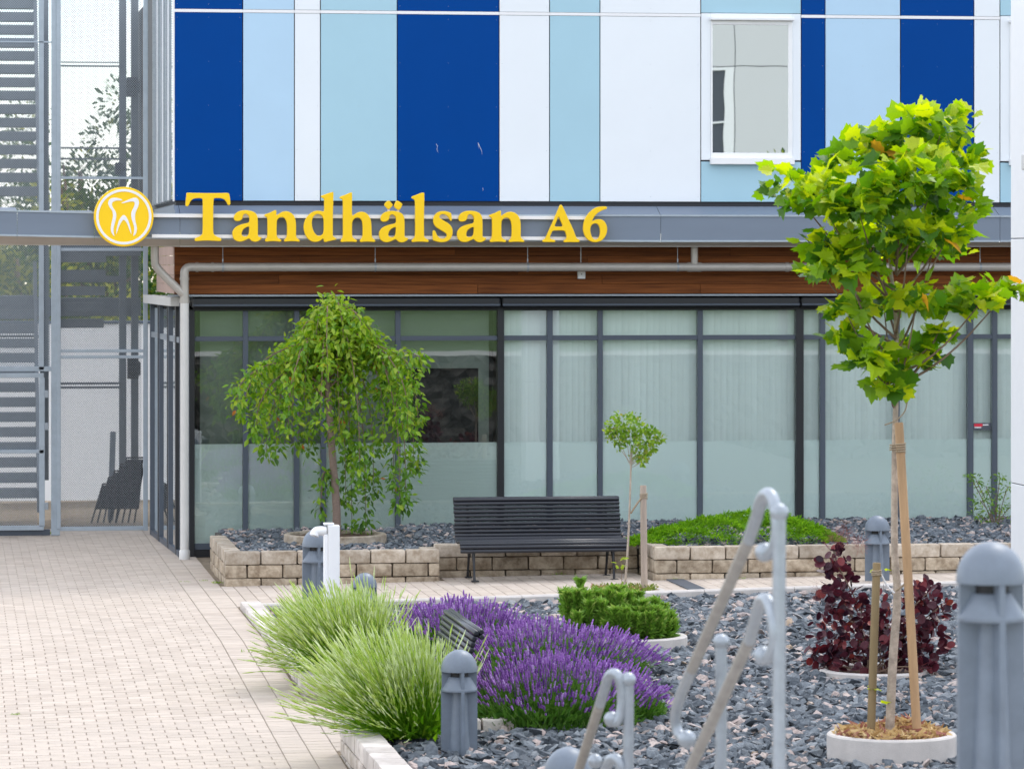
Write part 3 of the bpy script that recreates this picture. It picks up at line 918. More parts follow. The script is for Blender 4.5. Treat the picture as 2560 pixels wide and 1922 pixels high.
# ------------------------------------------------------------------ rain pipes
PY = -.36
rp = thing('rain_pipe', 'grey-beige rain pipe slung under the canopy and running down the corner', 'pipe', tuple(P(462, 1396, PY - .05)))
RP = .052
zc = Z(668, PY, 900)
ux = X(461, PY - .02)
base_z = gz(ux, PY) + .0
path = smoothpath([(ux, PY - .05, Z(760, PY, 460)), (ux, PY - .05, zc - .16), (ux, PY - .05, zc), (ux + .16, PY, zc), (ux + .5, PY, zc)], 3)
MB().tube(path, RP, 16).obj('bend', 'pipe', rp, smooth=True)
MB().tube([(ux + .5, PY, zc), (X(2900, PY), PY, zc)], RP, 16).obj('run', 'pipe', rp, angle=40)
MB().tube([(ux, PY - .05, Z(758, PY, 460)), (ux, PY - .05, base_z)], RP * 1.02, 18).obj('downpipe', 'pipe_light', rp, angle=40)
MB().lathe([(RP + .004, 0), (RP + .014, .0), (RP + .014, .10), (RP + .006, .115), (RP + .002, .115)], (ux, PY - .05, base_z), 20).obj('foot', 'pipe_light', rp, angle=40)
ax = X(386, PY)
path = smoothpath([(ax, PY - .1, Z(600, PY, 390)), (ax, PY - .1, Z(652, PY, 390)), (ax + .01, PY - .09, Z(668, PY, 390)), (ux - .08, PY - .06, Z(723, PY, 450)), (ux, PY - .05, Z(738, PY, 460))], 2)
MB().tube(path, RP * .95, 16).obj('branch', 'pipe', rp, smooth=True)
tx = X(1736, PY)
MB().tube([(tx, PY, Z(600, PY, 1736)), (tx, PY, zc)], RP * .85, 14).obj('branch', 'pipe', rp, angle=40)
for (p, q) in (((ux + .33, PY, zc), (ux + .36, PY, zc)), ((ux + .14, PY - .004, zc), (ux + .17, PY, zc)), ((ux, PY - .05, Z(700, PY, 460)), (ux, PY - .05, Z(700, PY, 460) + .03)), ((ux, PY - .05, Z(757, PY, 460)), (ux, PY - .05, Z(757, PY, 460) + .05)), ((tx - .09, PY, zc), (tx + .09, PY, zc)), ((X(1964, PY), PY, zc), (X(1972, PY), PY, zc))):
    MB().tube([p, q], RP * 1.12, 16).obj('sleeve', 'pipe', rp, angle=40)
for uu in (557, 938, 1319, 1694, 2075, 2450):
    h = thing('pipe_hanger', 'thin steel hanger rod holding the rain pipe, %s' % {557: 'above the letter a next to the T', 938: 'below the h', 1319: 'just left of the A', 1694: 'just left of the short pipe stub', 2075: 'behind the leafy crown', 2450: 'nearest the white pillar'}[uu], 'hanger', (X(uu, PY), PY, zc), 'hanger rods of the rain pipe')
    xx = X(uu, PY)
    MB().tube([(xx, PY, zc + RP), (xx, PY, Z(612, PY, uu))], .004, 6).obj('rod', 'galvanised', h)
    MB().tube([(xx, PY, zc + RP + .015), (xx, PY, zc + RP + .05)], .009, 8).obj('turnbuckle', 'galvanised', h)
    MB().tube([(xx - .012, PY, zc), (xx + .012, PY, zc)], RP + .004, 16).obj('strap', 'galvanised', h)
sb = thing('sensor_box', 'small pale square sensor box on the wood cladding', 'sensor', tuple(P(1453, 688, WY)))
c0, c1 = P(1443, 678, WY), P(1462, 697, WY)
MB().cbox(c0.x, c1.x, WY - .05, WY + .002, c1.z, c0.z, .006).obj('housing', 'white_metal', sb)
MB().sphere(((c0.x + c1.x) / 2, WY - .05, (c0.z + c1.z) / 2 + .01), .008, 6).obj('lens', 'dark_slot', sb)
MB().tube([P(1452, 678, WY - .02), P(1452, 612, WY - .02)], .006, 6).obj('cable', 'pipe_light', sb)

# ------------------------------------------------------------------ the sign, letter by letter
SY = FY - .13
def chaikin(p, it=2):
    for _ in range(it):
        q = []
        for a, b_ in zip(p, p[1:] + p[:1]):
            q += [(a[0]*.75 + b_[0]*.25, a[1]*.75 + b_[1]*.25), (a[0]*.25 + b_[0]*.75, a[1]*.25 + b_[1]*.75)]
        p = q
    return p
def plate(name, outlines, y, th, m, parent, bev=.006, it=2):
    """flat cut-out of thickness th with its face at y, from outlines in photograph pixels"""
    cu = bpy.data.curves.new(name, 'CURVE'); cu.dimensions = '2D'; cu.fill_mode = 'BOTH'
    for ol in outlines:
        pts = [P(q[0], q[1], y) for q in (chaikin(ol, it) if it else ol)]
        s = cu.splines.new('POLY'); s.points.add(len(pts) - 1)
        for sp, q in zip(s.points, pts): sp.co = (q.x, q.z, 0, 1)
        s.use_cyclic_u = True
    cu.extrude = th / 2 - bev; cu.bevel_depth = bev; cu.offset = -bev; cu.bevel_resolution = 1
    tmp = bpy.data.objects.new('tmp', cu); COL.objects.link(tmp)
    dg = bpy.context.evaluated_depsgraph_get()
    me = bpy.data.meshes.new_from_object(tmp.evaluated_get(dg))
    bpy.data.objects.remove(tmp)
    me.name = name
    for w in me.vertices: w.co = Vector((w.co.x, y + th / 2 - w.co.z, w.co.y))
    me.materials.clear()
    o = link(name, me, m, parent)
    return o
def tr(ol, ox, oy, s): return [(ox + a / s, oy + b_ / s) for a, b_ in ol]
gT = [(160,110),(300,115),(640,122),(960,120),(1120,112),(1142,160),(1160,300),(1165,390),(1110,405),(1085,350),(1050,290),(1000,255),(920,237),(800,235),(772,262),(768,600),(766,1000),(780,1070),(840,1120),(945,1155),(960,1195),(940,1235),(800,1222),(640,1215),(480,1222),(350,1235),(335,1190),(350,1155),(450,1120),(510,1075),(525,1010),(525,600),(527,270),(505,242),(420,237),(330,245),(265,280),(230,330),(205,400),(170,435),(130,415),(128,370),(140,240),(150,130)]
ga = [(1500,512),(1620,522),(1720,560),(1775,620),(1795,700),(1800,900),(1795,1100),(1820,1130),(1885,1140),(1880,1170),(1830,1220),(1740,1250),(1660,1230),(1620,1195),(1600,1165),(1540,1190),(1460,1230),(1380,1245),(1290,1225),(1225,1160),(1205,1060),(1215,990),(1270,910),(1380,850),(1500,820),(1600,800),(1600,690),(1580,640),(1540,605),(1490,600),(1455,625),(1445,690),(1420,735),(1370,765),(1290,770),(1250,735),(1240,690),(1255,630),(1300,570),(1390,525)]
gah = [(1595,885),(1520,910),(1450,965),(1420,1040),(1425,1090),(1460,1120),(1520,1125),(1570,1095),(1590,1040),(1595,950)]
gn = [(275,510),(290,540),(288,600),(290,640),(340,600),(420,550),(510,533),(600,555),(680,620),(720,700),(740,800),(742,1000),(740,1110),(765,1160),(825,1200),(825,1245),(740,1235),(640,1230),(550,1235),(475,1245),(460,1205),(485,1180),(520,1140),(533,1060),(533,850),(510,750),(470,690),(410,672),(350,690),(305,740),(295,800),(293,1060),(300,1120),(335,1165),(405,1195),(400,1245),(300,1235),(210,1228),(120,1235),(40,1245),(20,1205),(40,1175),(70,1140),(80,1060),(80,800),(80,700),(50,665),(5,645),(20,610),(80,590),(160,560),(235,520)]
gd = [(1590,92),(1605,100),(1600,300),(1590,600),(1588,1000),(1590,1120),(1640,1150),(1675,1170),(1665,1195),(1560,1215),(1480,1235),(1395,1255),(1382,1230),(1370,1160),(1320,1205),(1250,1240),(1180,1252),(1090,1235),(1000,1165),(940,1060),(912,930),(918,830),(960,710),(1040,610),(1130,545),(1230,520),(1320,530),(1390,560),(1388,400),(1390,280),(1375,245),(1325,220),(1310,195),(1330,175),(1400,155),(1500,115)]
gdh = [(1240,600),(1180,620),(1130,680),(1105,760),(1105,870),(1130,970),(1180,1060),(1240,1105),(1310,1100),(1360,1060),(1378,1000),(1378,750),(1360,680),(1310,620)]
gh = [(370,100),(375,130),(370,400),(370,660),(430,610),(510,560),(600,545),(690,570),(770,650),(810,760),(822,880),(825,1100),(845,1160),(910,1200),(905,1252),(820,1245),(735,1240),(640,1245),(560,1255),(548,1205),(575,1180),(605,1140),(617,1060),(615,850),(600,760),(555,700),(490,682),(430,705),(385,760),(372,830),(372,1060),(380,1130),(415,1170),(490,1205),(480,1252),(390,1245),(300,1240),(200,1245),(115,1255),(102,1210),(125,1185),(155,1145),(163,1060),(160,700),(160,320),(150,275),(125,255),(85,245),(85,215),(120,190),(220,160),(320,110)]
gl = [(2025,105),(2040,140),(2035,400),(2030,700),(2030,1100),(2050,1160),(2140,1200),(2135,1255),(2040,1245),(1940,1240),(1840,1245),(1750,1258),(1740,1210),(1765,1185),(1810,1150),(1825,1080),(1825,700),(1825,320),(1815,285),(1790,260),(1745,240),(1740,215),(1765,190),(1860,160),(1960,115)]
gs = [(400,492),(480,497),(560,525),(585,545),(590,620),(598,690),(580,705),(560,700),(540,660),(500,600),(450,570),(390,558),(345,580),(325,620),(350,655),(430,700),(530,760),(590,825),(615,910),(605,1010),(570,1085),(510,1135),(420,1160),(310,1155),(230,1130),(190,1120),(185,1000),(188,905),(230,900),(250,940),(280,1010),(330,1065),(390,1085),(450,1070),(490,1030),(485,985),(440,945),(350,895),(250,830),(205,760),(195,680),(215,600),(260,540),(330,502)]
gA = [(690,240),(725,260),(800,410),(900,650),(1000,850),(1100,1100),(1130,1180),(1205,1215),(1215,1250),(1200,1285),(1050,1285),(950,1278),(860,1285),(775,1288),(765,1245),(785,1215),(830,1195),(850,1150),(845,1090),(820,1020),(795,975),(760,962),(620,958),(480,962),(450,985),(420,1050),(395,1110),(395,1170),(430,1200),(530,1215),(540,1250),(520,1285),(400,1280),(300,1280),(200,1285),(180,1245),(195,1215),(255,1185),(290,1110),(360,950),(450,760),(540,550),(610,380),(665,255)]
gAh = [(625,565),(660,640),(705,740),(750,850),(620,850),(505,850),(550,750),(590,650)]
g6 = [(1840,290),(1930,290),(1965,310),(1962,350),(1940,372),(1850,395),(1760,440),(1670,510),(1610,580),(1570,650),(1555,710),(1620,670),(1700,645),(1790,645),(1870,680),(1930,750),(1968,850),(1975,950),(1950,1060),(1890,1170),(1800,1250),(1680,1288),(1560,1280),(1450,1225),(1370,1140),(1320,1020),(1300,900),(1320,740),(1380,590),(1470,460),(1590,360),(1700,305)]
g6h = [(1640,760),(1570,780),(1520,840),(1500,940),(1515,1040),(1550,1140),(1600,1200),(1660,1210),(1720,1180),(1760,1110),(1778,1000),(1770,900),(1740,820),(1690,770)]
gdot1 = [(1215,285),(1255,320),(1315,390),(1290,430),(1225,495),(1195,490),(1140,435),(1108,390),(1150,330)]
gdot2 = [(1410,292),(1460,315),(1530,365),(1530,400),(1475,505),(1440,510),(1385,480),(1335,430),(1350,380),(1385,305)]
S9 = 9.217
sign = thing('facade_sign', 'yellow letter sign reading Tandhälsan A6 with a round tooth emblem', 'sign', tuple(P(380, 600, SY)))
LT = .05
def letter(name_lab, ols):
    o = plate('letter', ols, SY, LT, 'yellow', sign)
    o['label'] = 'yellow letter ' + name_lab
    return o
letter('T, capital', [tr(gT, 450, 470, S9)])
letter('a, after the T', [tr(ga, 450, 470, S9), tr(gah, 450, 470, S9)])
letter('n, before the d', [tr(gn, 660, 470, S9)])
letter('d', [tr(gd, 660, 470, S9), tr(gdh, 660, 470, S9)])
letter('h', [tr(gh, 840, 470, S9)])
lo = letter('a with two dots', [tr(ga, 840 - 215 / S9, 470 + 15 / S9, S9), tr(gah, 840 - 215 / S9, 470 + 15 / S9, S9)])
for gg in (gdot1, gdot2): plate('dot', [tr(gg, 840, 470, S9)], SY, LT, 'yellow', lo, it=1)
for (a0, a1, b0, b1) in ((1200, 1250, 480, 560), (1415, 1470, 490, 570)):
    c0, c1 = P(840 + a0 / S9, 470 + b0 / S9, SY), P(840 + a1 / S9, 470 + b1 / S9, SY)
    MB().box(c0.x, c1.x, SY + .055, SY + .065, c1.z, c0.z).obj('dot_bracket', 'sign_white', lo)
letter('l', [tr(gl, 840, 470, S9)])
letter('s', [tr(gs, 1060, 470, 8.508)])
dxa = 1060 + 1062 / 8.508 - 1597 / S9
letter('a, after the s', [tr(ga, dxa, 470 + 12 / S9, S9), tr(gah, dxa, 470 + 12 / S9, S9)])
dxn = 1060 + 1450 / 8.508 - 80 / S9
letter('n, before the gap', [tr(gn, dxn, 470 + 12 / S9, S9)])
letter('A, capital', [tr(gA, 1340, 490, 11.06), tr(gAh, 1340, 490, 11.06)])
o = letter('6', [tr(g6, 1340, 490, 11.06), tr(g6h, 1340, 490, 11.06)]); o['label'] = 'yellow figure 6'
for (v0, v1, u1, dv) in ((535.5, 544, 1468, 6), (586.5, 595, 1498, 7)):
    a, b_, c_, d_ = P(380, v0 - .6, SY + .08), P(u1, v0 + dv - .6, SY + .08), P(u1, v1 + dv - .6, SY + .08), P(380, v1 - .6, SY + .08)
    off = Vector((0, .045, 0))
    m = MB(); vv = [d_, c_, b_, a, d_ + off, c_ + off, b_ + off, a + off]
    m.add(vv, [(0,1,2,3), (7,6,5,4), (3,2,6,7), (0,4,5,1), (0,3,7,4), (1,5,6,2)])
    m.obj('mounting_rail', 'sign_white', sign)
circ = lambda r, k=72: [(225 + (850 + r * math.cos(2*math.pi*i/k)) / 10.065, 460 + (828 + r * math.sin(2*math.pi*i/k)) / 10.065) for i in range(k)]
EY = SY - .03
em = plate('emblem_disc', [circ(752)], EY, .09, 'yellow', sign, bev=.008, it=0)
em['label'] = 'round yellow disc with a white tooth outline'
plate('ring', [circ(697), circ(634)], EY - .006, .012, 'sign_white', em, bev=.001, it=0)
t1 = [(825,405),(740,365),(640,345),(540,355),(480,400),(452,470),(465,540),(510,610),(560,680),(580,760),(575,850),(550,950),(530,1050),(522,1150),(535,1220),(580,1290),(620,1325),(600,1250),(590,1170),(600,1070),(630,970),(655,870),(665,780),(650,710),(610,640),(565,580),(550,510),(565,460),(620,430),(700,415),(800,420)]
t2 = [(770,490),(860,485),(960,455),(1060,440),(1110,450),(1130,490),(1115,560),(1075,640),(1040,710),(1035,790),(1050,890),(1085,990),(1110,1080),(1115,1170),(1100,1250),(1085,1320),(1130,1290),(1170,1220),(1182,1130),(1170,1040),(1140,940),(1130,840),(1140,740),(1170,660),(1215,570),(1240,470),(1220,400),(1175,350),(1120,345),(1040,365),(940,410),(850,450)]
t3 = [(660,1275),(660,1200),(680,1090),(710,970),(755,870),(810,800),(845,780),(890,800),(940,870),(985,980),(1015,1090),(1035,1180),(1045,1275),(1020,1230),(985,1130),(940,1010),(890,930),(850,900),(810,930),(760,1010),(715,1120),(680,1220)]
for t in (t1, t2, t3): plate('tooth_line', [tr(t, 225, 460, 10.065)], EY - .006, .012, 'sign_white', em, bev=.001)

# ------------------------------------------------------------------ stair tower behind expanded metal
TY = 4.1
tw = thing('mesh_screen', 'tall grey expanded-metal screen with gate in front of the stair tower', 'screen', (X(140, TY), TY, 0))
def tbar(u0, u1, v0, v1, y=TY, d=.05, name='frame_bar', m='steel_frame', par=None):
    a, b_ = P(u0, v0, y), P(u1, v1, y)
    return MB().cbox(a.x, b_.x, y, y + d, b_.z, a.z, .004).obj(name, m, par or tw)
tbar(128, 150, -60, 1338, d=.09, name='post'); tbar(97, 110, -60, 925, name='post'); tbar(358, 370, -60, 1326, name='post'); tbar(141, 152, -60, 1322, y=TY - .02, d=.03, name='frame_bar')
tbar(-330, 128, 100, 108); tbar(150, 358, 442, 449); tbar(-330, 128, 918, 928); tbar(150, 358, 874, 881); tbar(150, 358, 1317, 1325); tbar(-330, 125, 1327, 1338, m='slate_frame')
tbar(152, 358, 620, 628, d=.05); tbar(150, 358, 889, 896, y=TY + .0, d=.03)
gt = thing('mesh_gate', 'grey steel gate leaf filled with expanded metal, at the left edge', 'gate', tuple(P(60, 1330, TY)))
for q in ((-200, 110, 934, 944), (-200, 110, 1126, 1133), (-200, 110, 1316, 1325)): tbar(*q, y=TY - .05, d=.045, name='gate_rail', par=gt)
for q in ((98, 112, 944, 1316), (-200, -186, 944, 1316)): tbar(*q, y=TY - .05, d=.045, name='gate_stile', par=gt)
for v in (985, 1066, 1265):
    tbar(112, 121, v - 9, v + 9, y=TY - .07, d=.03, name='hinge', m='galvanised', par=gt)
def expanded(u0, u1, v0, v1, y, name, parent, cw=.0305, ch=.0165, w=.0112):
    """zigzag strands of an expanded-metal sheet, touching at their bonds"""
    a, b_ = P(u0, v0, y), P(u1, v1, y)
    nx, nz = int((b_.x - a.x) / cw), int((a.z - b_.z) / ch)
    V, F = [], []
    i = np.arange(2 * nx + 1)
    xs = a.x + i * cw / 2
    for r_ in range(nz + 1):
        zc_ = b_.z + r_ * ch
        sg = 1 if r_ % 2 == 0 else -1
        z = zc_ + sg * np.where(i % 2 == 0, -1, 1) * ch * .46
        o = len(V) * 0
        lo = np.stack([xs, np.full_like(xs, y + .004), z - w / 2], 1)
        hi = np.stack([xs, np.full_like(xs, y - .004), z + w / 2], 1)
        V.append(np.stack([lo, hi], 1).reshape(-1, 3))
    n = 2 * (2 * nx + 1)
    base = np.arange(nz + 1) * n
    k = np.arange(2 * nx) * 2
    q = np.stack([k, k + 2, k + 3, k + 1], 1)
    F = (q[None] + base[:, None, None]).reshape(-1, 4)
    o = fast(name, np.concatenate(V), F, 'mesh_steel', parent)
    return tag(o, kind='stuff')
expanded(152, 358, -60, 442, TY + .03, 'expanded_metal', tw)
expanded(152, 358, 449, 874, TY + .03, 'expanded_metal', tw, w=.0078)
expanded(152, 358, 881, 1317, TY + .03, 'expanded_metal', tw, w=.0066)
expanded(-200, 97, -60, 100, TY + .03, 'expanded_metal', tw)
expanded(-200, 128, 108, 918, TY + .031, 'expanded_metal', tw)
expanded(-186, 98, 944, 1126, TY - .03, 'expanded_metal', gt, w=.0066)
expanded(-186, 98, 1133, 1316, TY - .03, 'expanded_metal', gt, w=.0066)

sc = thing('steel_staircase', 'grey steel stairs seen through the mesh screen', 'stairs', (X(60, 6), 6, 0))
def tread(x0, x1, y, z):
    MB().cbox(x0, x1, y, y + .27, z - .13, z, .004).obj('tread', 'stair_steel', sc)
xl0, xl1 = X(-200, 7), X(86, 7)
for i in range(14): tread(xl0, xl1, 5.4 + .17 * i, .52 + .20 * i)
for i in range(18): tread(xl0, xl1, 5.4 + .17 * i, 4.62 + .193 * i)
xr0, xr1 = X(140, 7), X(250, 7)
for i in range(5): tread(xr0, xr1 + .1, 8.2 - .22 * i, 2.78 + .235 * i)
b = MB()
for (u0, u1, y) in ((86, 92, 5.3),):
    for (z0, z1, yy0, yy1) in ((.2, 3.3, 5.3, 7.9), (4.4, 8.0, 5.3, 8.6)):
        x0 = X(u0, 7); b.add([(x0, yy0, z0), (x0 + .05, yy0, z0), (x0 + .05, yy1, z1), (x0, yy1, z1), (x0, yy0, z0 + .3), (x0 + .05, yy0, z0 + .3), (x0 + .05, yy1, z1 + .3), (x0, yy1, z1 + .3)],
            [(0,1,2,3), (7,6,5,4), (0,4,5,1), (1,5,6,2), (2,6,7,3), (3,7,4,0)])
b.obj('stringer', 'stair_steel', sc)
for (u0, u1, v0, v1, y) in ((298, 316, -60, 1262, 8.5), (328, 346, -60, 1262, 8.6), (100, 122, -60, 1200, 7.6)):
    tbar(u0, u1, v0, v1, y=y, d=.12, name='column', m='stair_steel', par=sc)
for (u0, u1, v0, v1) in ((140, 300, 154, 158), (140, 300, 163, 168), (140, 350, 368, 373), (140, 350, 395, 400), (140, 300, 956, 961), (140, 300, 966, 971), (140, 300, 690, 706), (-100, 100, 838, 843)):
    tbar(u0, u1, v0, v1, y=8.45, d=.04, name='beam', m='stair_steel', par=sc)
tbar(140, 352, 610, 640, y=8.4, d=1.2, name='landing', m='stair_steel', par=sc)
tbar(-200, 352, 745, 790, y=8.7, d=.3, name='landing', m='stair_steel', par=sc)
for k, (u0, u1, v0, v1, lab) in enumerate(((317, 350, 193, 242, 'upper black box on the column behind the mesh, high up'), (288, 313, 407, 437, 'small black box behind the mesh just above the round emblem'), (319, 352, 896, 947, 'black box on the column behind the mesh, beside the glazed corner'))):
    a, b_ = P(u0, v0, 8.3), P(u1, v1, 8.3)
    bx = thing('junction_box', lab, 'box', (a.x, 8.3, b_.z))
    MB().cbox(a.x, b_.x - .03, 8.3, 8.44, b_.z, a.z, .01).obj('housing', 'black_rubber', bx)
    MB().cbox(b_.x - .045, b_.x, 8.34, 8.42, b_.z + .05, a.z - .05, .01).obj('side_cover', 'black_rubber', bx)
# folded things leaning behind the mesh
lb = P(282, 1190, 7.2)
o = MB().add([(lb.x - .08, 7.0, gz(2, 7)), (lb.x + .0, 7.0, gz(2, 7)), (lb.x + .05, 7.35, 1.2), (lb.x - .03, 7.35, 1.2), (lb.x - .08, 7.04, gz(2, 7)), (lb.x + .0, 7.04, gz(2, 7)), (lb.x + .05, 7.39, 1.2), (lb.x - .03, 7.39, 1.2)],
    [(0,1,2,3), (7,6,5,4), (0,4,5,1), (1,5,6,2), (2,6,7,3), (3,7,4,0)]).obj('leaning_board', 'stair_steel')
tag(o, 'narrow grey board leaning behind the mesh screen', 'board')
for i in range(5):
    x0 = X(262 + 15 * i, 6.6)
    labs = ['leftmost, lowest', 'second from the left', 'middle', 'second from the right', 'rightmost, tallest']
    fc = thing('folded_chair', 'black folded chair leaning behind the mesh, %s of five' % labs[i], 'chair', (x0, 6.6, gz(2, 6.6)), 'folded chairs behind the mesh')
    h = .52 + .09 * i
    z0 = gz(2, 6.6)
    b = MB()
    for dx in (-.14, .12):
        b.tube([(x0 + dx - .05, 6.5, z0), (x0 + dx + .12, 6.8 + .02 * i, z0 + h)], .012, 6)
    b.tube([(x0 - .14 + .12, 6.8 + .02 * i, z0 + h), (x0 + .12 + .12, 6.8 + .02 * i, z0 + h)], .012, 6)
    b.obj('frame', 'black_rubber', fc)
    MB().add([(x0 - .12, 6.58, z0 + .18), (x0 + .14, 6.58, z0 + .18), (x0 + .21, 6.8, z0 + h - .02), (x0 - .02, 6.8, z0 + h - .02), (x0 - .12, 6.60, z0 + .18), (x0 + .14, 6.60, z0 + .18), (x0 + .21, 6.82, z0 + h - .02), (x0 - .02, 6.82, z0 + h - .02)],
        [(0,1,2,3), (7,6,5,4), (0,4,5,1), (1,5,6,2), (2,6,7,3), (3,7,4,0)]).obj('seat', 'black_rubber', fc)
wb = thing('backlit_sheet', 'translucent white sheet beyond the stair tower, stand-in for a bright white wall', 'screen', (X(200, 11.5), 11.5, 0))  # stands in for a white wall; translucent so light from behind brightens it
a, b_ = P(-700, 812, 11.5), P(420, 812, 11.5)
MB().box(a.x, X(440, 11.5), 11.5, 11.504, gz(0, 11.5) + .03, a.z).obj('sheet', 'white_sheet', wb)
MB().cbox(a.x - .1, X(440, 11.5) + .1, 11.48, 11.53, a.z + .002, a.z + .05, .01).obj('top_rail', 'fascia', wb)
# the white pillar at the right edge
wp = P(2527, 656, -14.4)
pil = thing('white_pillar', 'tall white panelled pillar at the right edge of the picture', 'pillar', (wp.x + .3, -14.7, 0))
zz = [-.3, Z(1215, -14.9, 2540), Z(596, -14.9, 2540), 7.2]
for z0, z1 in zip(zz, zz[1:]):
    MB().cbox(wp.x, wp.x + .55, -14.9, -14.4, z0 + .004, z1 - .004, .004).obj('panel', 'white_metal', pil)
MB().box(wp.x + .01, wp.x + .54, -14.89, -14.41, -.3, 7.19).obj('core', 'dark_slot', pil)
sp = P(2535, 430, -14.95)
so = thing('wall_sensor', 'small pale grey device on the white pillar', 'sensor', tuple(sp))
MB().cbox(wp.x - .05, wp.x + .05, -14.99, -14.905, Z(425, -14.95, 2540), Z(385, -14.95, 2540), .008).obj('housing', 'pipe_light', so)
MB().cbox(wp.x - .01, wp.x + .03, -15.0, -14.991, Z(415, -14.95, 2540), Z(395, -14.95, 2540), .002).obj('cover', 'galvanised', so)
# the pale block across the square, seen in the upper windows
ob = thing('white_block', 'white panelled building behind the camera, mirrored in the upper windows', 'building', (20, -84, 0))
MB().box(8, 40, -96, -84.03, 1.0, 16).obj('core', 'dark_slot', ob)
xs_ = [8, 12.2, 14.4, 20.6, 24.6, 26.75, 30.9, 35.1, 40]
zs_ = [1, 4.1, 7.2, 10.35, 13.4, 16]
for xa, xb in zip(xs_, xs_[1:]):
    for za, zb_ in zip(zs_, zs_[1:]):
        if xa in (12.2, 24.6, 35.1) and za in (1, 7.2):
            w_ = MB().box(xa + .02, xb - .02, -84.028, -84.02, za + .02, zb_ - .02).obj('window', 'display_dark', ob)
            f_ = MB()
            for q in ((xa + .02, xa + .12, za + .02, zb_ - .02), (xb - .35, xb - .02, za + .02, zb_ - .02), (xa + .12, xb - .35, zb_ - .12, zb_ - .02), (xa + .12, xb - .35, za + .02, za + .12), (xa + .12, xb - .35, za + 1.2, za + 1.26)):
                f_.box(q[0], q[1], -84.02, -83.97, q[2], q[3])
            f_.obj('frame', 'white_metal', w_)
        else:
            MB().box(xa + .015, xb - .015, -84.03, -84.0, za + .015, zb_ - .015).obj('panel', 'block_panel', ob)
# cladding screws along the panel edges
b = MB()
for (u0, u1, m) in cols:
    x0, x1 = X(u0, UPY) + .035, X(u1, UPY) - .035
    if u1 > 2700: continue
    for xx in ([x0, x1] if x1 - x0 < .7 else [x0, (x0 + x1) / 2, x1]):
        for zz_ in lin(ZB + .06, ZB + .40, 1) if m == 'W' else [ZB + .06] + lin(ZB + .62, ZJ - .08, 3) + [ZJ + .08]:
            b.tube([(xx, UPY, zz_), (xx, UPY - .003, zz_)], .0032, 6)
tag(b.obj('screw', 'galvanised', bld), kind='stuff')
# pale streaks left on the wide blue panel
b = MB()
for pts in ([(1090, 360), (1094, 366), (1092, 374), (1096, 382)], [(1195, 357), (1199, 366), (1204, 377), (1205, 386)], [(1196, 360), (1198, 372)], [(1207, 470), (1208, 478)]):
    q = [P(u_, v_, UPY - .001) for u_, v_ in pts]
    b.tube(q, [.002] * (len(q) - 1) + [.0007], 6)
tag(b.obj('dropping_streak', 'sign_white', bld), kind='stuff')

# ------------------------------------------------------------------ bollards
def bollard(u, vtop, D, dia, zg, label):
    t = W(u, vtop, D)
    r = dia / 2
    root = thing('bollard', label, 'bollard', (t.x, t.y, zg), 'grey dome-topped bollards')
    s = r / .14
    zt = t.z
    c = (t.x, t.y, 0)
    dome = [(r * .80, zt - .165*s), (r, zt - .165*s), (r, zt - .155*s)] + [(max(1e-4, r * math.cos(a)), zt - .155*s + .155*s * math.sin(a)) for a in lin(.06, math.pi / 2, 9)]
    MB().lathe(dome, c, 36).obj('dome', 'bollard_grey', root, angle=35)
    col = [(r * .45, zt - .205*s), (r * .60, zt - .205*s), (r * .98, zt - .295*s), (r * 1.0, zt - .305*s), (r * .98, zt - .315*s), (r * .66, zt - .318*s)]
    MB().lathe(col, c, 36).obj('collar', 'bollard_grey', root, angle=35)
    MB().lathe([(r * .56, zg - .1), (r * .64, zg - .1), (r * .42, zt - .318*s)], c, 30).obj('shaft', 'bollard_grey', root, angle=35)
    MB().lathe([(r * .50, zt - .21*s), (r * .50, zt - .166*s)], c, 24).obj('gap_shade_core', 'black_rubber', root, angle=35)  # black core added to put the shade under the dome into colour
    for k in range(4):
        a = math.pi / 2 * k - math.pi / 2 + TH * 0 + .08
        d, n_ = Vector((math.cos(a), math.sin(a), 0)), Vector((-math.sin(a), math.cos(a), 0))
        h = .012 * s
        pts = [(r * .40, zt - .166*s), (r * .97, zt - .166*s), (r * .97, zt - .30*s), (r * 1.0, zt - .32*s), (r * 1.0, zg - .1), (r * .40, zg - .1)]
        V = [(c[0] + d.x * q + n_.x * sg * h, c[1] + d.y * q + n_.y * sg * h, z) for sg in (-1, 1) for q, z in pts]
        MB().add(V, [(5, 4, 3, 2, 1, 0), (6, 7, 8, 9, 10, 11)] + [(i, (i+1) % 6, 6 + (i+1) % 6, 6 + i) for i in range(6)]).obj('fin', 'bollard_grey', root)
    return root
bollard(1148, 1623, 28.5, .272, -.03, 'grey dome-topped bollard standing in front of the purple lavender')
bollard(2193, 1288, 42.4, .278, .03, 'grey dome-topped bollard just behind the thin tree trunk, before the stone planter')
bollard(792, 1322, 37.3, .285, -.1, 'grey dome-topped bollard right beside the white post')
bollard(912, 1431, 39.4, .25, -.1, 'grey dome-topped bollard sunk low behind the white lavender, only its dome showing')
bollard(2477, 1353, 14.2, .258, 1.6, 'large blurred grey dome-topped bollard in the right foreground')
bollard(1421, 1866, 21.3, .272, .02, 'grey dome-topped bollard at the bottom edge behind the handrail, only its dome showing')
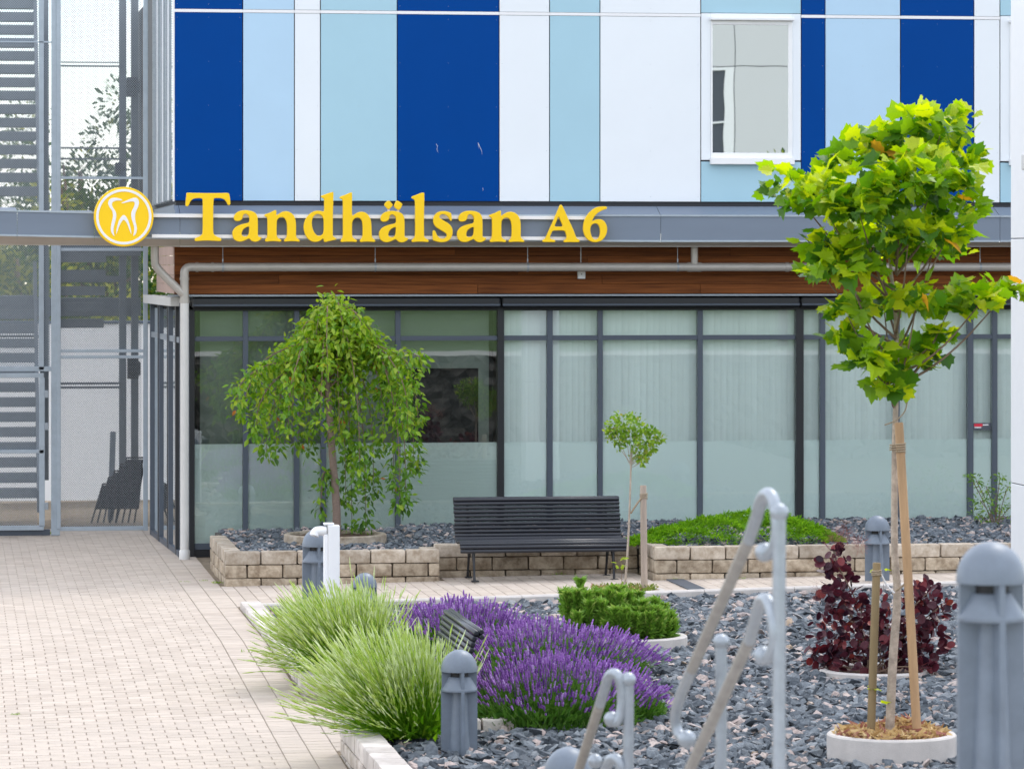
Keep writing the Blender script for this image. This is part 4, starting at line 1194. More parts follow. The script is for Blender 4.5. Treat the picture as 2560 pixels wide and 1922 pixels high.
# white service post
t = W(830, 1313, 36.9)
wpst = thing('service_post', 'white square service post with a short rounded arm', 'post', (t.x, t.y, -.1))
MB().cbox(t.x - .035, t.x + .075, t.y, t.y + .11, -.15, t.z, .006).obj('column', 'white_metal', wpst)
MB().cbox(t.x - .075, t.x - .036, t.y + .015, t.y + .095, -.15, t.z - .09, .004).obj('side_channel', 'white_wall', wpst)
MB().tube(smoothpath([(t.x - .05, t.y + .05, t.z - .055), (t.x - .11, t.y + .05, t.z - .055), (t.x - .155, t.y + .05, t.z - .06), (t.x - .17, t.y + .04, t.z - .10)], 2), .045, 14).obj('arm', 'white_metal', wpst, smooth=True)
MB().cbox(t.x - .075, t.x + .022, t.y + .012, t.y + .10, t.z + .001, t.z + .022, .004).obj('cap', 'white_metal', wpst)

# ------------------------------------------------------------------ benches
BPROF = [(.66, .845), (.655, .885), (.615, .875), (.600, .832), (.590, .788), (.580, .744), (.570, .70), (.560, .656), (.550, .612), (.540, .568), (.528, .524), (.510, .482), (.478, .450), (.436, .434), (.392, .428), (.348, .426), (.304, .427), (.260, .430), (.216, .434), (.172, .438), (.128, .440), (.084, .436), (.045, .418), (.020, .384), (.014, .342)]
def bench(loc, rz, label, L=1.9):
    root = thing('bench', label, 'bench', loc, 'black slatted benches')
    root.rotation_euler = (0, 0, rz)
    sm = bpy.data.meshes.new('slat')
    m = MB()
    m.tube([(-L/2, 0, 0), (-L/2 + .006, 0, 0), (L/2 - .006, 0, 0), (L/2, 0, 0)], [.014, .0215, .0215, .014], 12)
    sm.from_pydata(m.v, [], m.f); sm.materials.append(MATS['bench_slat'])
    sm.polygons.foreach_set('use_smooth', [len(p.vertices) == 4 for p in sm.polygons])
    for (y_, z_) in BPROF:
        o = bpy.data.objects.new('slat', sm); COL.objects.link(o); o.parent = root
        o.location = (random.uniform(-.004, .004), y_, z_); o.rotation_euler = (0, random.uniform(-.0015, .0015), random.uniform(-.0015, .0015))
    for sx in (-L/2 + .16, L/2 - .16):
        m = MB()
        m.tube([(sx, y_ + (.022 if z_ > .5 else 0), z_ - (.026 if z_ < .6 else 0)) for (y_, z_) in BPROF[2:]], .014, 6)
        o = m.obj('side_frame', 'bench_iron'); o.parent = root
        m = MB(); m.tube([(sx, .10, .40), (sx, .075, .25), (sx, .05, .10), (sx, .03, .012)], [.026, .02, .018, .022], 8, flat=.7); m.cbox(sx - .03, sx + .05, .0, .10, .0, .014, .003)
        o = m.obj('leg', 'bench_iron'); o.parent = root
        m = MB(); m.tube([(sx, .52, .48), (sx, .50, .30), (sx, .54, .14), (sx, .60, .012)], [.026, .02, .018, .022], 8, flat=.7); m.cbox(sx - .03, sx + .05, .55, .65, .0, .014, .003)
        o = m.obj('leg', 'bench_iron'); o.parent = root
        m = MB(); m.tube(smoothpath([(sx, .06, .12), (sx, .16, .30), (sx, .30, .34), (sx, .44, .30), (sx, .53, .14)], 2), .012, 6)
        o = m.obj('brace', 'bench_iron'); o.parent = root
    return root
bf = G(1360, 1448, .02)
bench((bf.x + .01, bf.y, gz(bf.x, bf.y)), 0, 'black slatted park bench between the two stone planters')
bn = W(1199, 1583, 30.1)
bench((bn.x - .64, bn.y + .95, -.19), R(-90), 'dark slatted bench half hidden by lavender, seen from its end', 1.9)

# ------------------------------------------------------------------ handrail
hr = thing('handrail', 'galvanised stair handrail with curled ends, blurred in the foreground', 'handrail', (3.0, -33, 1.6))
def pole(u, v, D, zg, name='post'):
    t = W(u, v, D)
    MB().tube([(t.x, t.y, zg), (t.x, t.y, t.z - .05)], .0245, 18).obj(name, 'galvanised', hr, angle=40)
    MB().sphere((t.x, t.y, t.z - .035), .0345, 9).obj('ball', 'galvanised', hr, smooth=True)
pole(1948, 1257, 14.05, 1.5)
pole(1803, 1583, 16.1, .7)
pole(1571, 1679, 17.4, .3)
def rail(pts, r, nm='galvanised', lim=None):
    p = smoothpath([W(*q) for q in pts], 3)
    MB().tube(p, r, 16).obj('rail', nm, hr, smooth=True)
def ball(u, v, D, r):
    MB().sphere(W(u, v, D), r, 9).obj('ball', 'galvanised', hr, smooth=True)
# upper rail: worn straight length, galvanised crooks at both ends
rail([(1872, 1350, 14.45), (1730, 1672, 16.0)], .0235, 'worn_steel')
rail([(1872, 1350, 14.45), (1893, 1290, 14.3), (1905, 1240, 14.2), (1928, 1230, 14.1), (1944, 1290, 14.05), (1944, 1350, 14.05), (1925, 1385, 14.1), (1912, 1384, 14.15)], .0238)
ball(1911, 1380, 14.14, .036)
rail([(1730, 1672, 16.0), (1697, 1748, 16.3), (1687, 1790, 16.4), (1692, 1830, 16.4), (1712, 1848, 16.35)], .0238)
ball(1717, 1847, 16.33, .040)
# lower rail
rail([(1874, 1600, 14.45), (1712, 1950, 16.0)], .0235, 'worn_steel')
rail([(1874, 1600, 14.45), (1890, 1545, 14.3), (1900, 1500, 14.2), (1920, 1494, 14.1), (1935, 1550, 14.05), (1938, 1610, 14.05), (1922, 1648, 14.1), (1908, 1640, 14.15)], .0238)
ball(1907, 1638, 14.14, .036)
# the next length down
rail([(1500, 1760, 17.6), (1440, 1945, 18.7)], .0235, 'worn_steel')
rail([(1500, 1760, 17.6), (1513, 1718, 17.5), (1523, 1684, 17.45), (1545, 1682, 17.4), (1556, 1725, 17.4), (1555, 1775, 17.4), (1543, 1808, 17.4), (1530, 1800, 17.42)], .0238)
ball(1529, 1797, 17.42, .036)
rail([(1508, 1960, 17.55), (1516, 1915, 17.5), (1528, 1893, 17.45), (1548, 1896, 17.4), (1556, 1935, 17.4), (1556, 1990, 17.4)], .0238)
ball(1488, 1901, 17.9, .034)

# ------------------------------------------------------------------ gravel
ramp_mat('gravel', [(0, (.055, .065, .078)), (.35, (.10, .115, .132)), (.74, (.16, .18, .20)), (.84, (.24, .25, .26)), (.87, (.38, .30, .275)), (.98, (.44, .37, .335)), (1, (.30, .22, .15))], .75, bump=.5, nscale=45)
def rock_templates(n):
    out = []
    rnd = random.Random(3)
    for k in range(n):
        bm = bmesh.new()
        for i in range(11):
            d = Vector((rnd.gauss(0, 1), rnd.gauss(0, 1), rnd.gauss(0, 1))).normalized()
            bm.verts.new(Vector((d.x * .62, d.y * .46, d.z * .30)) * rnd.uniform(.8, 1.1))
        r_ = bmesh.ops.convex_hull(bm, input=list(bm.verts))
        bmesh.ops.delete(bm, geom=list({g_ for g_ in r_['geom_interior'] + r_['geom_unused'] if isinstance(g_, bmesh.types.BMVert)}), context='VERTS')
        bmesh.ops.triangulate(bm, faces=list(bm.faces))
        bm.verts.index_update()
        out.append((np.array([w.co[:] for w in bm.verts]), np.array([[w.index for w in f.verts] for f in bm.faces])))
        bm.free()
    return out
ROCKS = rock_templates(14)
RINGS = []           # (x, y, r): no stones inside
def stones(name, x0, x1, y0, y1, inside, zf, dens, s0, s1, label, lift=.03):
    n = int((x1 - x0) * (y1 - y0) * dens)
    xy = np.stack([RNG.uniform(x0, x1, n), RNG.uniform(y0, y1, n)], 1)
    keep = []
    for a, b_ in xy:
        if not inside(a, b_): continue
        if any((a - q[0])**2 + (b_ - q[1])**2 < q[2]**2 for q in RINGS): continue
        u, v, D = px((a, b_, zf(a, b_)))
        if -80 < u < 3100 and v < 2060: keep.append((a, b_, zf(a, b_)))
    T = np.array(keep)
    n = len(T)
    sz = s0 + (s1 - s0) * RNG.random(n) ** 1.8
    T[:, 2] += RNG.uniform(-.02, lift, n)
    tilt = RNG.normal(0, .38, (n, 2)); yaw = RNG.uniform(0, 2*np.pi, n)
    d = np.stack([np.cos(yaw), np.sin(yaw), tilt[:, 0]], 1)
    M = frames(d, tilt[:, 1]) * sz[:, None, None]
    tint = RNG.random(n)
    pick = RNG.integers(0, len(ROCKS), n)
    parts = [inst(ROCKS[k][0], ROCKS[k][1], M[pick == k], T[pick == k], tint[pick == k]) for k in range(len(ROCKS)) if (pick == k).any()]
    V, F, tt = cat(parts)
    o = fast(name, V, F, 'gravel', None, tt)
    return tag(o, label, 'gravel', kind='stuff')

# ------------------------------------------------------------------ ring planters
def ring(c, r, zr, zg, label, fill='soil', name='ring_planter', cm='concrete'):
    root = thing(name, label, 'planter', (c.x, c.y, zg))
    MB().lathe([(r - .075, zg - .1), (r, zg - .1), (r, zr - .012), (r - .012, zr), (r - .063, zr), (r - .075, zr - .012), (r - .075, zg - .1)], (c.x, c.y, 0), 56, cap=False).obj('ring', cm, root, angle=40)
    n = 40
    b = MB(); V = [(c.x, c.y, zr - .03)]
    for k in range(1, 6):
        for j in range(n):
            a = 2*math.pi*j/n; rr = (r - .076) * k / 5
            V.append((c.x + rr*math.cos(a), c.y + rr*math.sin(a), zr - .045 + .02*random.random()))
    F = [(0, 1 + j, 1 + (j+1) % n) for j in range(n)]
    for k in range(4):
        for j in range(n): F.append((1+k*n+j, 1+(k+1)*n+j, 1+(k+1)*n+(j+1) % n, 1+k*n+(j+1) % n))
    b.add(V, F); b.obj('soil', fill, root, smooth=True)
    RINGS.append((c.x, c.y, r - .02))
    return root
D1 = 27.9; c1 = W(2229, 1831, D1); ring(c1, .47, .175, -.04, 'pale concrete ring planter around the tree in the right foreground', 'straw')
c2 = W(1585, 1590, 36.0); c2z = .13; ring(c2, .50, .10, -.04, 'concrete ring planter under the dwarf pine')
c3 = W(1560, 1480, 41.6); ring(c3, .45, .05, -.02, 'low concrete ring planter under the small staked tree', 'soil')
c4 = W(2190, 1690, 33.4); ring(c4, .50, .06, -.05, 'concrete ring planter under the dark purple shrub', 'soil')
c5 = P(838, 1335, -2.45); ring(c5, .60, TOPL + .05, TOPL - .1, 'wide brownish ring planter around the weeping tree trunk', 'soil', cm='cap_stone')

# ------------------------------------------------------------------ leaf helpers
def leaf_tmpl(kind):
    if kind == 'ovate':
        return (np.array([(0, 0, 0), (.22, .30, .05), (.26, .55, .05), (.12, .85, -.02), (0, 1.05, -.08), (-.12, .85, -.02), (-.26, .55, .05), (-.22, .30, .05), (0, .5, -.03)]),
                np.array([(0, 1, 8), (1, 2, 8), (2, 3, 8), (3, 4, 8), (4, 5, 8), (5, 6, 8), (6, 7, 8), (7, 0, 8)]))
    if kind == 'round':
        V = [(0, .5, -.03)] + [(.42 * math.sin(a), .5 - .5 * math.cos(a), .05 * abs(math.sin(a))) for a in [2*math.pi*i/9 for i in range(9)]]
        return np.array(V), np.array([(0, 1 + i, 1 + (i+1) % 9) for i in range(9)])
    if kind == 'plane':
        pts = [(0, 0), (.16, .06), (.42, .0), (.44, .20), (.62, .36), (.47, .48), (.40, .76), (.24, .72), (0, 1.05), (-.24, .72), (-.40, .76), (-.47, .48), (-.62, .36), (-.44, .20), (-.42, .0), (-.16, .06)]
        V = [(0, .36, 0)] + [(a, b_, .13 * abs(a) - .22 * max(0, b_ - .4) ** 1.5 - .05 * abs(a) ** 2) for a, b_ in pts]
        return np.array(V), np.array([(0, 1 + i, 1 + (i+1) % 16) for i in range(16)])
    if kind == 'needle':
        return np.array([(-.5, 0, 0), (.5, 0, 0), (0, 1, 0), (0, .0, .5)]), np.array([(0, 1, 2), (0, 3, 2)])
def leaves(kind, T, d, roll, size, tint, up=(0, 0, 1), wide=1.0):
    tv, tf = leaf_tmpl(kind)
    M = frames(d, roll, up) * size[:, None, None]
    M[:, :, 0] *= wide
    return inst(tv, tf, M, T, tint)
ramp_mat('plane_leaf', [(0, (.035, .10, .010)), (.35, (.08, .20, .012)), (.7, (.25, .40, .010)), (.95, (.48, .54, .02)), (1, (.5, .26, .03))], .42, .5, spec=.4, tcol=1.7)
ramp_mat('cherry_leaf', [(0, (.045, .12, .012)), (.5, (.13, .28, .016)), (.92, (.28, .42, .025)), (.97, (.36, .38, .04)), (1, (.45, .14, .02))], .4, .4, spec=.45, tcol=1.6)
ramp_mat('small_leaf', [(0, (.09, .20, .02)), (.6, (.22, .36, .03)), (.9, (.36, .45, .05)), (1, (.35, .22, .08))], .5, .4, tcol=1.5)
ramp_mat('smoke_leaf', [(0, (.026, .008, .018)), (.6, (.10, .019, .030)), (.9, (.23, .034, .036)), (1, (.24, .05, .035))], .42, .2, tcol=1.3)
ramp_mat('lavender_white', [(0, (.05, .17, .004)), (.3, (.15, .36, .006)), (.55, (.28, .48, .02)), (.8, (.46, .56, .13)), (1, (.74, .78, .62))], .7, .3, tcol=1.35)
ramp_mat('lavender_purple', [(0, (.05, .15, .02)), (.3, (.12, .26, .03)), (.42, (.22, .30, .12)), (.5, (.15, .045, .26)), (.8, (.38, .175, .53)), (1, (.55, .38, .68))], .7, .25, tcol=1.3)
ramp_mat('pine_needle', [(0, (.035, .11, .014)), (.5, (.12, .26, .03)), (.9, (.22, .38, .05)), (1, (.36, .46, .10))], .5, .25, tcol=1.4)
ramp_mat('juniper', [(0, (.07, .19, .01)), (.5, (.18, .38, .015)), (1, (.33, .54, .03))], .55, .3, tcol=1.4)
ramp_mat('plume', [(0, (.30, .11, .09)), (1, (.45, .22, .18))], .9, .4)
ramp_mat('hedge_leaf', [(0, (.025, .07, .015)), (.6, (.07, .15, .02)), (1, (.40, .40, .03))], .6, .3)
ramp_mat('sedum', [(0, (.12, .20, .03)), (.5, (.24, .28, .05)), (1, (.50, .24, .18))], .8, .2)
ramp_mat('straw_blade', [(0, (.34, .20, .08)), (.45, (.55, .38, .17)), (.75, (.62, .47, .25)), (.82, (.30, .12, .09)), (1, (.36, .16, .12))], .9, .2)

def unit(v): return v / (np.linalg.norm(v, axis=-1, keepdims=True) + 1e-9)

# ------------------------------------------------------------------ plane tree, right foreground
tb = Vector((c1.x, c1.y, .10))
pt = thing('plane_tree', 'young tree with big bright yellow-green lobed leaves, right foreground', 'tree', tuple(tb))
DT = D1
trunk_pts = [W(2224, 1835, DT), W(2232, 1640, DT), W(2246, 1480, DT), W(2236, 1400, DT), W(2236, 1250, DT), W(2237, 1100, DT), W(2240, 990, DT), W(2243, 880, DT), W(2238, 760, DT + .05), W(2222, 640, DT + .1), W(2228, 520, DT + .05), W(2240, 400, DT)]
b = MB()
b.tube(smoothpath(trunk_pts, 2), [.036 - .030 * i / (len(smoothpath(trunk_pts, 2)) - 1) for i in range(len(smoothpath(trunk_pts, 2)))], 12)
tr_o = b.obj('trunk', 'bark_pale', pt, smooth=True)
blobs = [(1990, 490, 95, .1), (2060, 520, 110, -.3), (2150, 420, 105, .2), (2150, 540, 120, -.35), (2250, 380, 125, .3), (2350, 340, 105, .1), (2400, 420, 80, .0), (2330, 470, 130, -.35), (2250, 500, 130, -.3),
         (2380, 540, 90, .1), (2080, 630, 90, -.1), (2120, 690, 95, -.3), (2060, 690, 60, .1), (2200, 640, 120, .3), (2330, 640, 95, .3), (2270, 610, 100, -.4), (2370, 590, 70, -.2),
         (2120, 790, 70, -.1), (2210, 770, 70, .3), (2290, 770, 80, -.2), (2370, 780, 62, .1), (2450, 760, 72, -.1), (2510, 740, 48, .1), (2340, 850, 45, .1),
         (2180, 915, 75, -.2), (2260, 920, 85, .1), (2310, 895, 58, .2), (2225, 975, 55, -.1), (2150, 890, 50, .2), (2110, 850, 45, .0)]
br = MB()
spine = [Vector(q) for q in trunk_pts]
for i, (u, v, r_, dd) in enumerate(blobs):
    e = W(u, v, DT + dd)
    s = W(2240, min(985, max(v + 190, 640) + random.uniform(-20, 60)), DT) if v < 800 else W(2241, v + 30, DT)
    mid = s.lerp(e, .5) + Vector((0, 0, -.10))
    pp = smoothpath([s, mid, e], 2)
    br.tube(pp, [.012 - .009 * k / (len(pp) - 1) for k in range(len(pp))], 6)
br.obj('branch', 'bark_twig', pt, smooth=True)
LT_, LD, LS, LTi = [], [], [], []
for (u, v, r_, dd) in blobs:
    c = np.array(W(u, v, DT + dd)); rad = r_ * DT / FPX
    n = int(14 + (r_ / 100) ** 2 * 68)
    d = unit(RNG.normal(size=(n, 3))); d[:, 2] = np.abs(d[:, 2]) * .8 + d[:, 2] * .2
    p = c + d * rad * RNG.uniform(.45, 1.0, (n, 1)) * np.array([1, 1, .95])
    dirn = unit(d * .8 + RNG.normal(size=(n, 3)) * .6 + np.array([0, 0, -.15]))
    LT_.append(p); LD.append(dirn); LS.append(RNG.uniform(.065, .15, n)); LTi.append(np.clip(.24 + .42 * d[:, 2] + RNG.normal(.2, .27, n), 0, .95))  # upward leaves take brighter tints: light and depth shading put into their colour
LT_, LD, LS, LTi = map(np.concatenate, (LT_, LD, LS, LTi))
LTi[RNG.random(len(LTi)) < .006] = 1.0
roll = RNG.normal(0, .7, len(LT_))
uu = np.array([px(p)[1] for p in LT_])
# leaves nearest the viewer are pieces of their own, the rest one mass
Dd = np.array([px(p)[2] for p in LT_]) - LS * 3
order = np.argsort(Dd)
solo, mass = order[:280], order[280:]
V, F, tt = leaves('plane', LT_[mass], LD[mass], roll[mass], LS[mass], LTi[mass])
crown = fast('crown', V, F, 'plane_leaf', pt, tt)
# a few leaves on the trunk near the ground
low = [(2212, 1425, .05), (2192, 1430, .06), (2196, 1722, .10), (2208, 1758, .07)]
tv, tf = leaf_tmpl('plane')
lmesh = []
for k in range(14):
    me = bpy.data.meshes.new('leaf')
    w = tv.copy(); w[:, 2] += RNG.normal(0, .025, len(w)); w[:, 0] *= RNG.uniform(.85, 1.1); w[:, 2] -= (w[:, 1] ** 2) * RNG.uniform(-.05, .45); w[:, 2] += (w[:, 0] ** 2) * RNG.uniform(-.3, .9)
    me.from_pydata([tuple(q) for q in w], [], [tuple(int(i) for i in f) for f in tf])
    at = me.attributes.new('tint', 'FLOAT', 'POINT'); at.data.foreach_set('value', [min(.95, max(0, (k + .5) / 14))] * len(w) if k < 13 else [1.0] * len(w))
    me.materials.append(MATS['plane_leaf']); lmesh.append(me)
MM = frames(LD, roll)
def solo_leaf(p, M, s, ti):
    k = 13 if ti >= .99 else min(12, int(ti * 14))
    o = bpy.data.objects.new('leaf', lmesh[k]); COL.objects.link(o)
    R4 = Matrix([[M[0][0], M[0][1], M[0][2]], [M[1][0], M[1][1], M[1][2]], [M[2][0], M[2][1], M[2][2]]]).to_4x4()
    o.parent = crown; o.matrix_parent_inverse = Matrix()
    o.matrix_basis = Matrix.Translation(Vector(p)) @ R4 @ Matrix.Scale(s, 4)
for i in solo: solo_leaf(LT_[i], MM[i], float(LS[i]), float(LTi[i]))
for (u, v, s) in low: solo_leaf(np.array(W(u, v, DT - .03)), frames(np.array([[random.uniform(-1, 1), -.4, .3]]), np.array([.3]))[0], s, .93)
# stakes and ties of that tree
def stake(u0, v0, u1, v1, D, r, m, label, name='tree_stake', grp='wooden tree stakes'):
    a, b_ = W(u0, v0, D), W(u1, v1, D)
    root = thing(name, label, 'stake', tuple(a), grp)
    MB().tube([a - Vector((0, 0, .05)), a.lerp(b_, .5), b_ - (b_ - a).normalized() * .006, b_], [r, r * 1.0, r * .97, r * .8], 14).obj('pole', m, root, angle=45)
    return root, a, b_
s1, a1, e1 = stake(2294, 1842, 2247, 1056, DT - .12, .033, 'stake_wood', 'tall orange-brown wooden stake leaning beside the foreground tree')
s2, a2, e2 = stake(2177, 1826, 2192, 1406, DT - .06, .030, 'stake_green', 'short greenish wooden stake left of the foreground tree')
def wrap(root, u, v, D, r, turns, h):
    c = W(u, v, D)
    pts = [c + Vector((r*math.cos(a), r*math.sin(a), h * a / (2*math.pi*turns) - h/2)) for a in lin(0, 2*math.pi*turns, 12*turns)]
    MB().tube(pts, .006, 6).obj('tie', 'twine', root, smooth=True)
wrap(s1, 2251, 1120, DT - .12, .037, 4, .07); wrap(s1, 2240, 1118, DT, .045, 3, .05)
wrap(s2, 2191, 1432, DT - .06, .034, 3, .04)
MB().tube(smoothpath([W(2200, 1430, DT - .05), W(2216, 1462, DT - .03), W(2236, 1482, DT - .05)], 2), .008, 6).obj('strap', 'sign_white', s2, smooth=True)
MB().tube(smoothpath([W(2277, 1440, DT - .1), W(2260, 1462, DT - .05), W(2240, 1476, DT - .06)], 2), .008, 6).obj('strap', 'twine', s1, smooth=True)
MB().tube(smoothpath([W(2268, 1005, DT - .05), W(2263, 1030, DT - .06), W(2240, 1052, DT - .06), W(2212, 1062, DT)], 3), .005, 6).obj('loose_strap', 'twine', s1, smooth=True)
# dry straw mulch in its ring
n = 2600
rr = .39 * np.sqrt(RNG.random(n)); aa = RNG.uniform(0, 2*np.pi, n)
T = np.stack([c1.x + rr*np.cos(aa), c1.y + rr*np.sin(aa), .145 + .05*RNG.random(n) + .07*np.exp(-((rr*np.cos(aa)-.12)**2 + (rr*np.sin(aa)-.2)**2)/.02)], 1)
V, F, tt = leaves('needle', T, unit(RNG.normal(size=(n, 3)) * np.array([1, 1, .35])), RNG.uniform(0, 6, n), RNG.uniform(.04, .09, n), RNG.random(n), wide=.08)
o = fast('straw_mulch', V, F, 'straw_blade', None, tt); tag(o, 'dry yellow straw mulch in the foreground ring planter', 'mulch', kind='stuff')

# ------------------------------------------------------------------ weeping tree in the left planter
DW = px(c5)[2]
K = DW / FPX
wt = thing('weeping_tree', 'small weeping tree with hanging green branches in the left stone planter', 'tree', (c5.x, c5.y, TOPL))
tp = [W(842, 1332, DW), W(841, 1250, DW), W(829, 1120, DW), W(822, 1000, DW), W(815, 900, DW), W(822, 840, DW), W(832, 790, DW)]
sp_ = smoothpath(tp, 2)
MB().tube(sp_, [.052 - .028 * i / (len(sp_) - 1) for i in range(len(sp_))], 12).obj('trunk', 'bark_cherry', wt, smooth=True)
rnd = random.Random(21)
brm = MB()
LT_, LD = [], []
# tips: (u, v) where each hanging branch ends, apex height v
tips = [(592, 1010, 905), (610, 1040, 900), (640, 1090, 930), (665, 1140, 940), (690, 1130, 870), (720, 1080, 850), (745, 1110, 860), (770, 1130, 850), (640, 960, 860), (700, 960, 820), (752, 990, 800), (800, 1060, 850),
        (1045, 1050, 905), (1035, 1180, 880), (1015, 1255, 870), (1000, 1270, 850), (985, 1220, 840), (960, 1120, 830), (1030, 960, 850), (935, 1240, 850), (915, 1318, 840), (880, 1325, 850), (865, 1265, 870), (800, 1275, 1185),
        (900, 1200, 820), (875, 1150, 810), (845, 1050, 800), (950, 1000, 790), (990, 1060, 800), (780, 960, 780), (820, 930, 765), (880, 960, 770), (930, 900, 770), (740, 900, 800), (860, 870, 745), (838, 800, 733), (905, 830, 760), (790, 840, 770), (1050, 905, 870), (760, 1000, 830), (1020, 1080, 860), (1010, 1000, 830), (830, 1090, 820), (815, 1010, 800), (850, 1130, 840), (805, 960, 790), (655, 1010, 880), (685, 1040, 860), (620, 990, 895), (730, 1030, 845)]
for i, (u, v, va) in enumerate(tips):
    dd = rnd.uniform(-.8, .5)
    vs_ = max(790, min(1000, va + 70))
    s = W(818, vs_, DW) if va < 1100 else W(838, 1215, DW)
    ua = 818 + (u - 818) * rnd.uniform(.45, .7)
    apex = W(ua, va, DW + dd * .6)
    mid2 = W(u + (5 if u < 818 else -4), va + (v - va) * .45, DW + dd * .95)
    e = W(u, v, DW + dd)
    pp = smoothpath([s, s.lerp(apex, .6) + Vector((0, 0, .12)), apex, mid2, e], 3)
    brm.tube(pp, [.014 - .0115 * k / (len(pp) - 1) for k in range(len(pp))], 5)
    L = sum((a - b_).length for a, b_ in zip(pp, pp[1:]))
    nl = int(L * 125)
    arr = np.array([q[:] for q in pp])
    ts = np.clip(RNG.uniform(.16, 1.0, nl) * (len(arr) - 1), 0, len(arr) - 1.001)
    i0 = ts.astype(int); fr = (ts - i0)[:, None]
    base = arr[i0] * (1 - fr) + arr[i0 + 1] * fr
    ts = np.clip(np.round(ts * 2.2) / 2.2 + RNG.normal(0, .16, nl), 0, len(arr) - 1.001); i0 = ts.astype(int); fr = (ts - i0)[:, None]
    base = arr[i0] * (1 - fr) + arr[i0 + 1] * fr
    off = RNG.normal(0, 1, (nl, 3)) * np.array([.05, .05, .04])
    LT_.append(base + off)
    LD.append(unit(off * 8 + np.array([0, 0, -.55]) + RNG.normal(0, .35, (nl, 3))))
brm.obj('branch', 'bark_twig', wt, smooth=True)
LT_, LD = np.concatenate(LT_), np.concatenate(LD)
n = len(LT_)
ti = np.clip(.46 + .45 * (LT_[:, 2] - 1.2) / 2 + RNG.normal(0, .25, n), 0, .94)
ti[RNG.random(n) < .004] = 1.0
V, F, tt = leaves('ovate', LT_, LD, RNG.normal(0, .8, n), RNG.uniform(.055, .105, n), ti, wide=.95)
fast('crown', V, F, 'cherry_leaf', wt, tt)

# ------------------------------------------------------------------ small staked tree before the bench
DS = 41.6
stt = thing('small_tree', 'tiny standard tree with a loose yellow-green head right of the bench', 'tree', (c3.x, c3.y, 0))
tp = smoothpath([W(1561, 1472, DS), W(1568, 1400, DS), W(1574, 1280, DS), W(1577, 1180, DS), W(1578, 1130, DS)], 2)
b = MB(); b.tube(tp, [.014 - .006 * i / (len(tp) - 1) for i in range(len(tp))], 8)
b.obj('trunk', 'bark_pale', stt, smooth=True)
sb_ = [(1535, 1065, 26), (1560, 1055, 30), (1590, 1065, 32), (1575, 1090, 38), (1605, 1095, 32), (1545, 1095, 28), (1600, 1130, 26), (1625, 1120, 20), (1650, 1095, 14), (1605, 1150, 16), (1630, 1080, 14), (1525, 1080, 14)]
b = MB(); LT_, LD = [], []
for (u, v, r_) in sb_:
    e = W(u, v, DS + random.uniform(-.1, .1)); s = W(1577, 1178 - random.uniform(0, 20), DS)
    b.tube(smoothpath([s, s.lerp(e, .5) + Vector((0, 0, -.02)), e], 2), .0035, 5)
    n = int(24 + r_*3.0); rad = r_ * DS / FPX
    d = unit(RNG.normal(size=(n, 3)))
    LT_.append(np.array(e) + d * rad * RNG.uniform(.3, 1, (n, 1))); LD.append(unit(d + RNG.normal(0, .6, (n, 3))))
b.obj('branch', 'bark_pale', stt, smooth=True)
LT_, LD = np.concatenate(LT_), np.concatenate(LD); n = len(LT_)
V, F, tt = leaves('ovate', LT_, LD, RNG.normal(0, 1, n), RNG.uniform(.03, .055, n), np.clip(RNG.normal(.5, .25, n), 0, .95), wide=1.2)
fast('crown', V, F, 'small_leaf', stt, tt)
s3, a3, e3 = stake(1611, 1474, 1608, 1213, DS - .05, .036, 'stake_grey', 'weathered grey wooden stake beside the tiny tree')
wrap(s3, 1609, 1240, DS - .05, .041, 3, .06)
MB().tube(smoothpath([W(1605, 1243, DS - .08), W(1590, 1262, DS - .05), W(1577, 1283, DS)], 2), .011, 6).obj('strap', 'twine', s3, smooth=True)
lt = np.array([W(*q) [:] for q in ((1550, 1402, DS - .1), (1558, 1398, DS - .1), (1544, 1408, DS - .1), (1554, 1425, DS - .1), (1553, 1412, DS - .1), (1548, 1420, DS - .1))])
V, F, tt = leaves('ovate', lt, unit(RNG.normal(size=(6, 3)) + np.array([0, 0, .6])), RNG.normal(0, 1, 6), np.full(6, .075), np.full(6, .8))
sk = thing('sapling_shoot', 'thin shoot with a few bright leaves beside the tiny tree trunk', 'plant', tuple(W(1555, 1470, DS - .1)))
fast('leaf', V, F, 'small_leaf', sk, tt)
MB().tube([W(1555, 1472, DS - .1), W(1553, 1400, DS - .1)], .003, 5).obj('stem', 'bark_twig', sk)
n = 1500
rr = .36 * np.sqrt(RNG.random(n)); aa = RNG.uniform(0, 2*np.pi, n)
T = np.stack([c3.x + rr*np.cos(aa), c3.y + rr*np.sin(aa), .02 + .07*RNG.random(n)], 1)
V, F, tt = leaves('ovate', T, unit(RNG.normal(size=(n, 3)) + np.array([0, 0, .5])), RNG.normal(0, 1, n), RNG.uniform(.02, .04, n), np.clip(RNG.normal(.45, .3, n) - .5 * (rr*np.cos(aa)), 0, 1))
o = fast('sedum', V, F, 'sedum', None, tt); tag(o, 'pinkish green sedum carpet at the foot of the tiny tree', 'ground cover', kind='stuff')

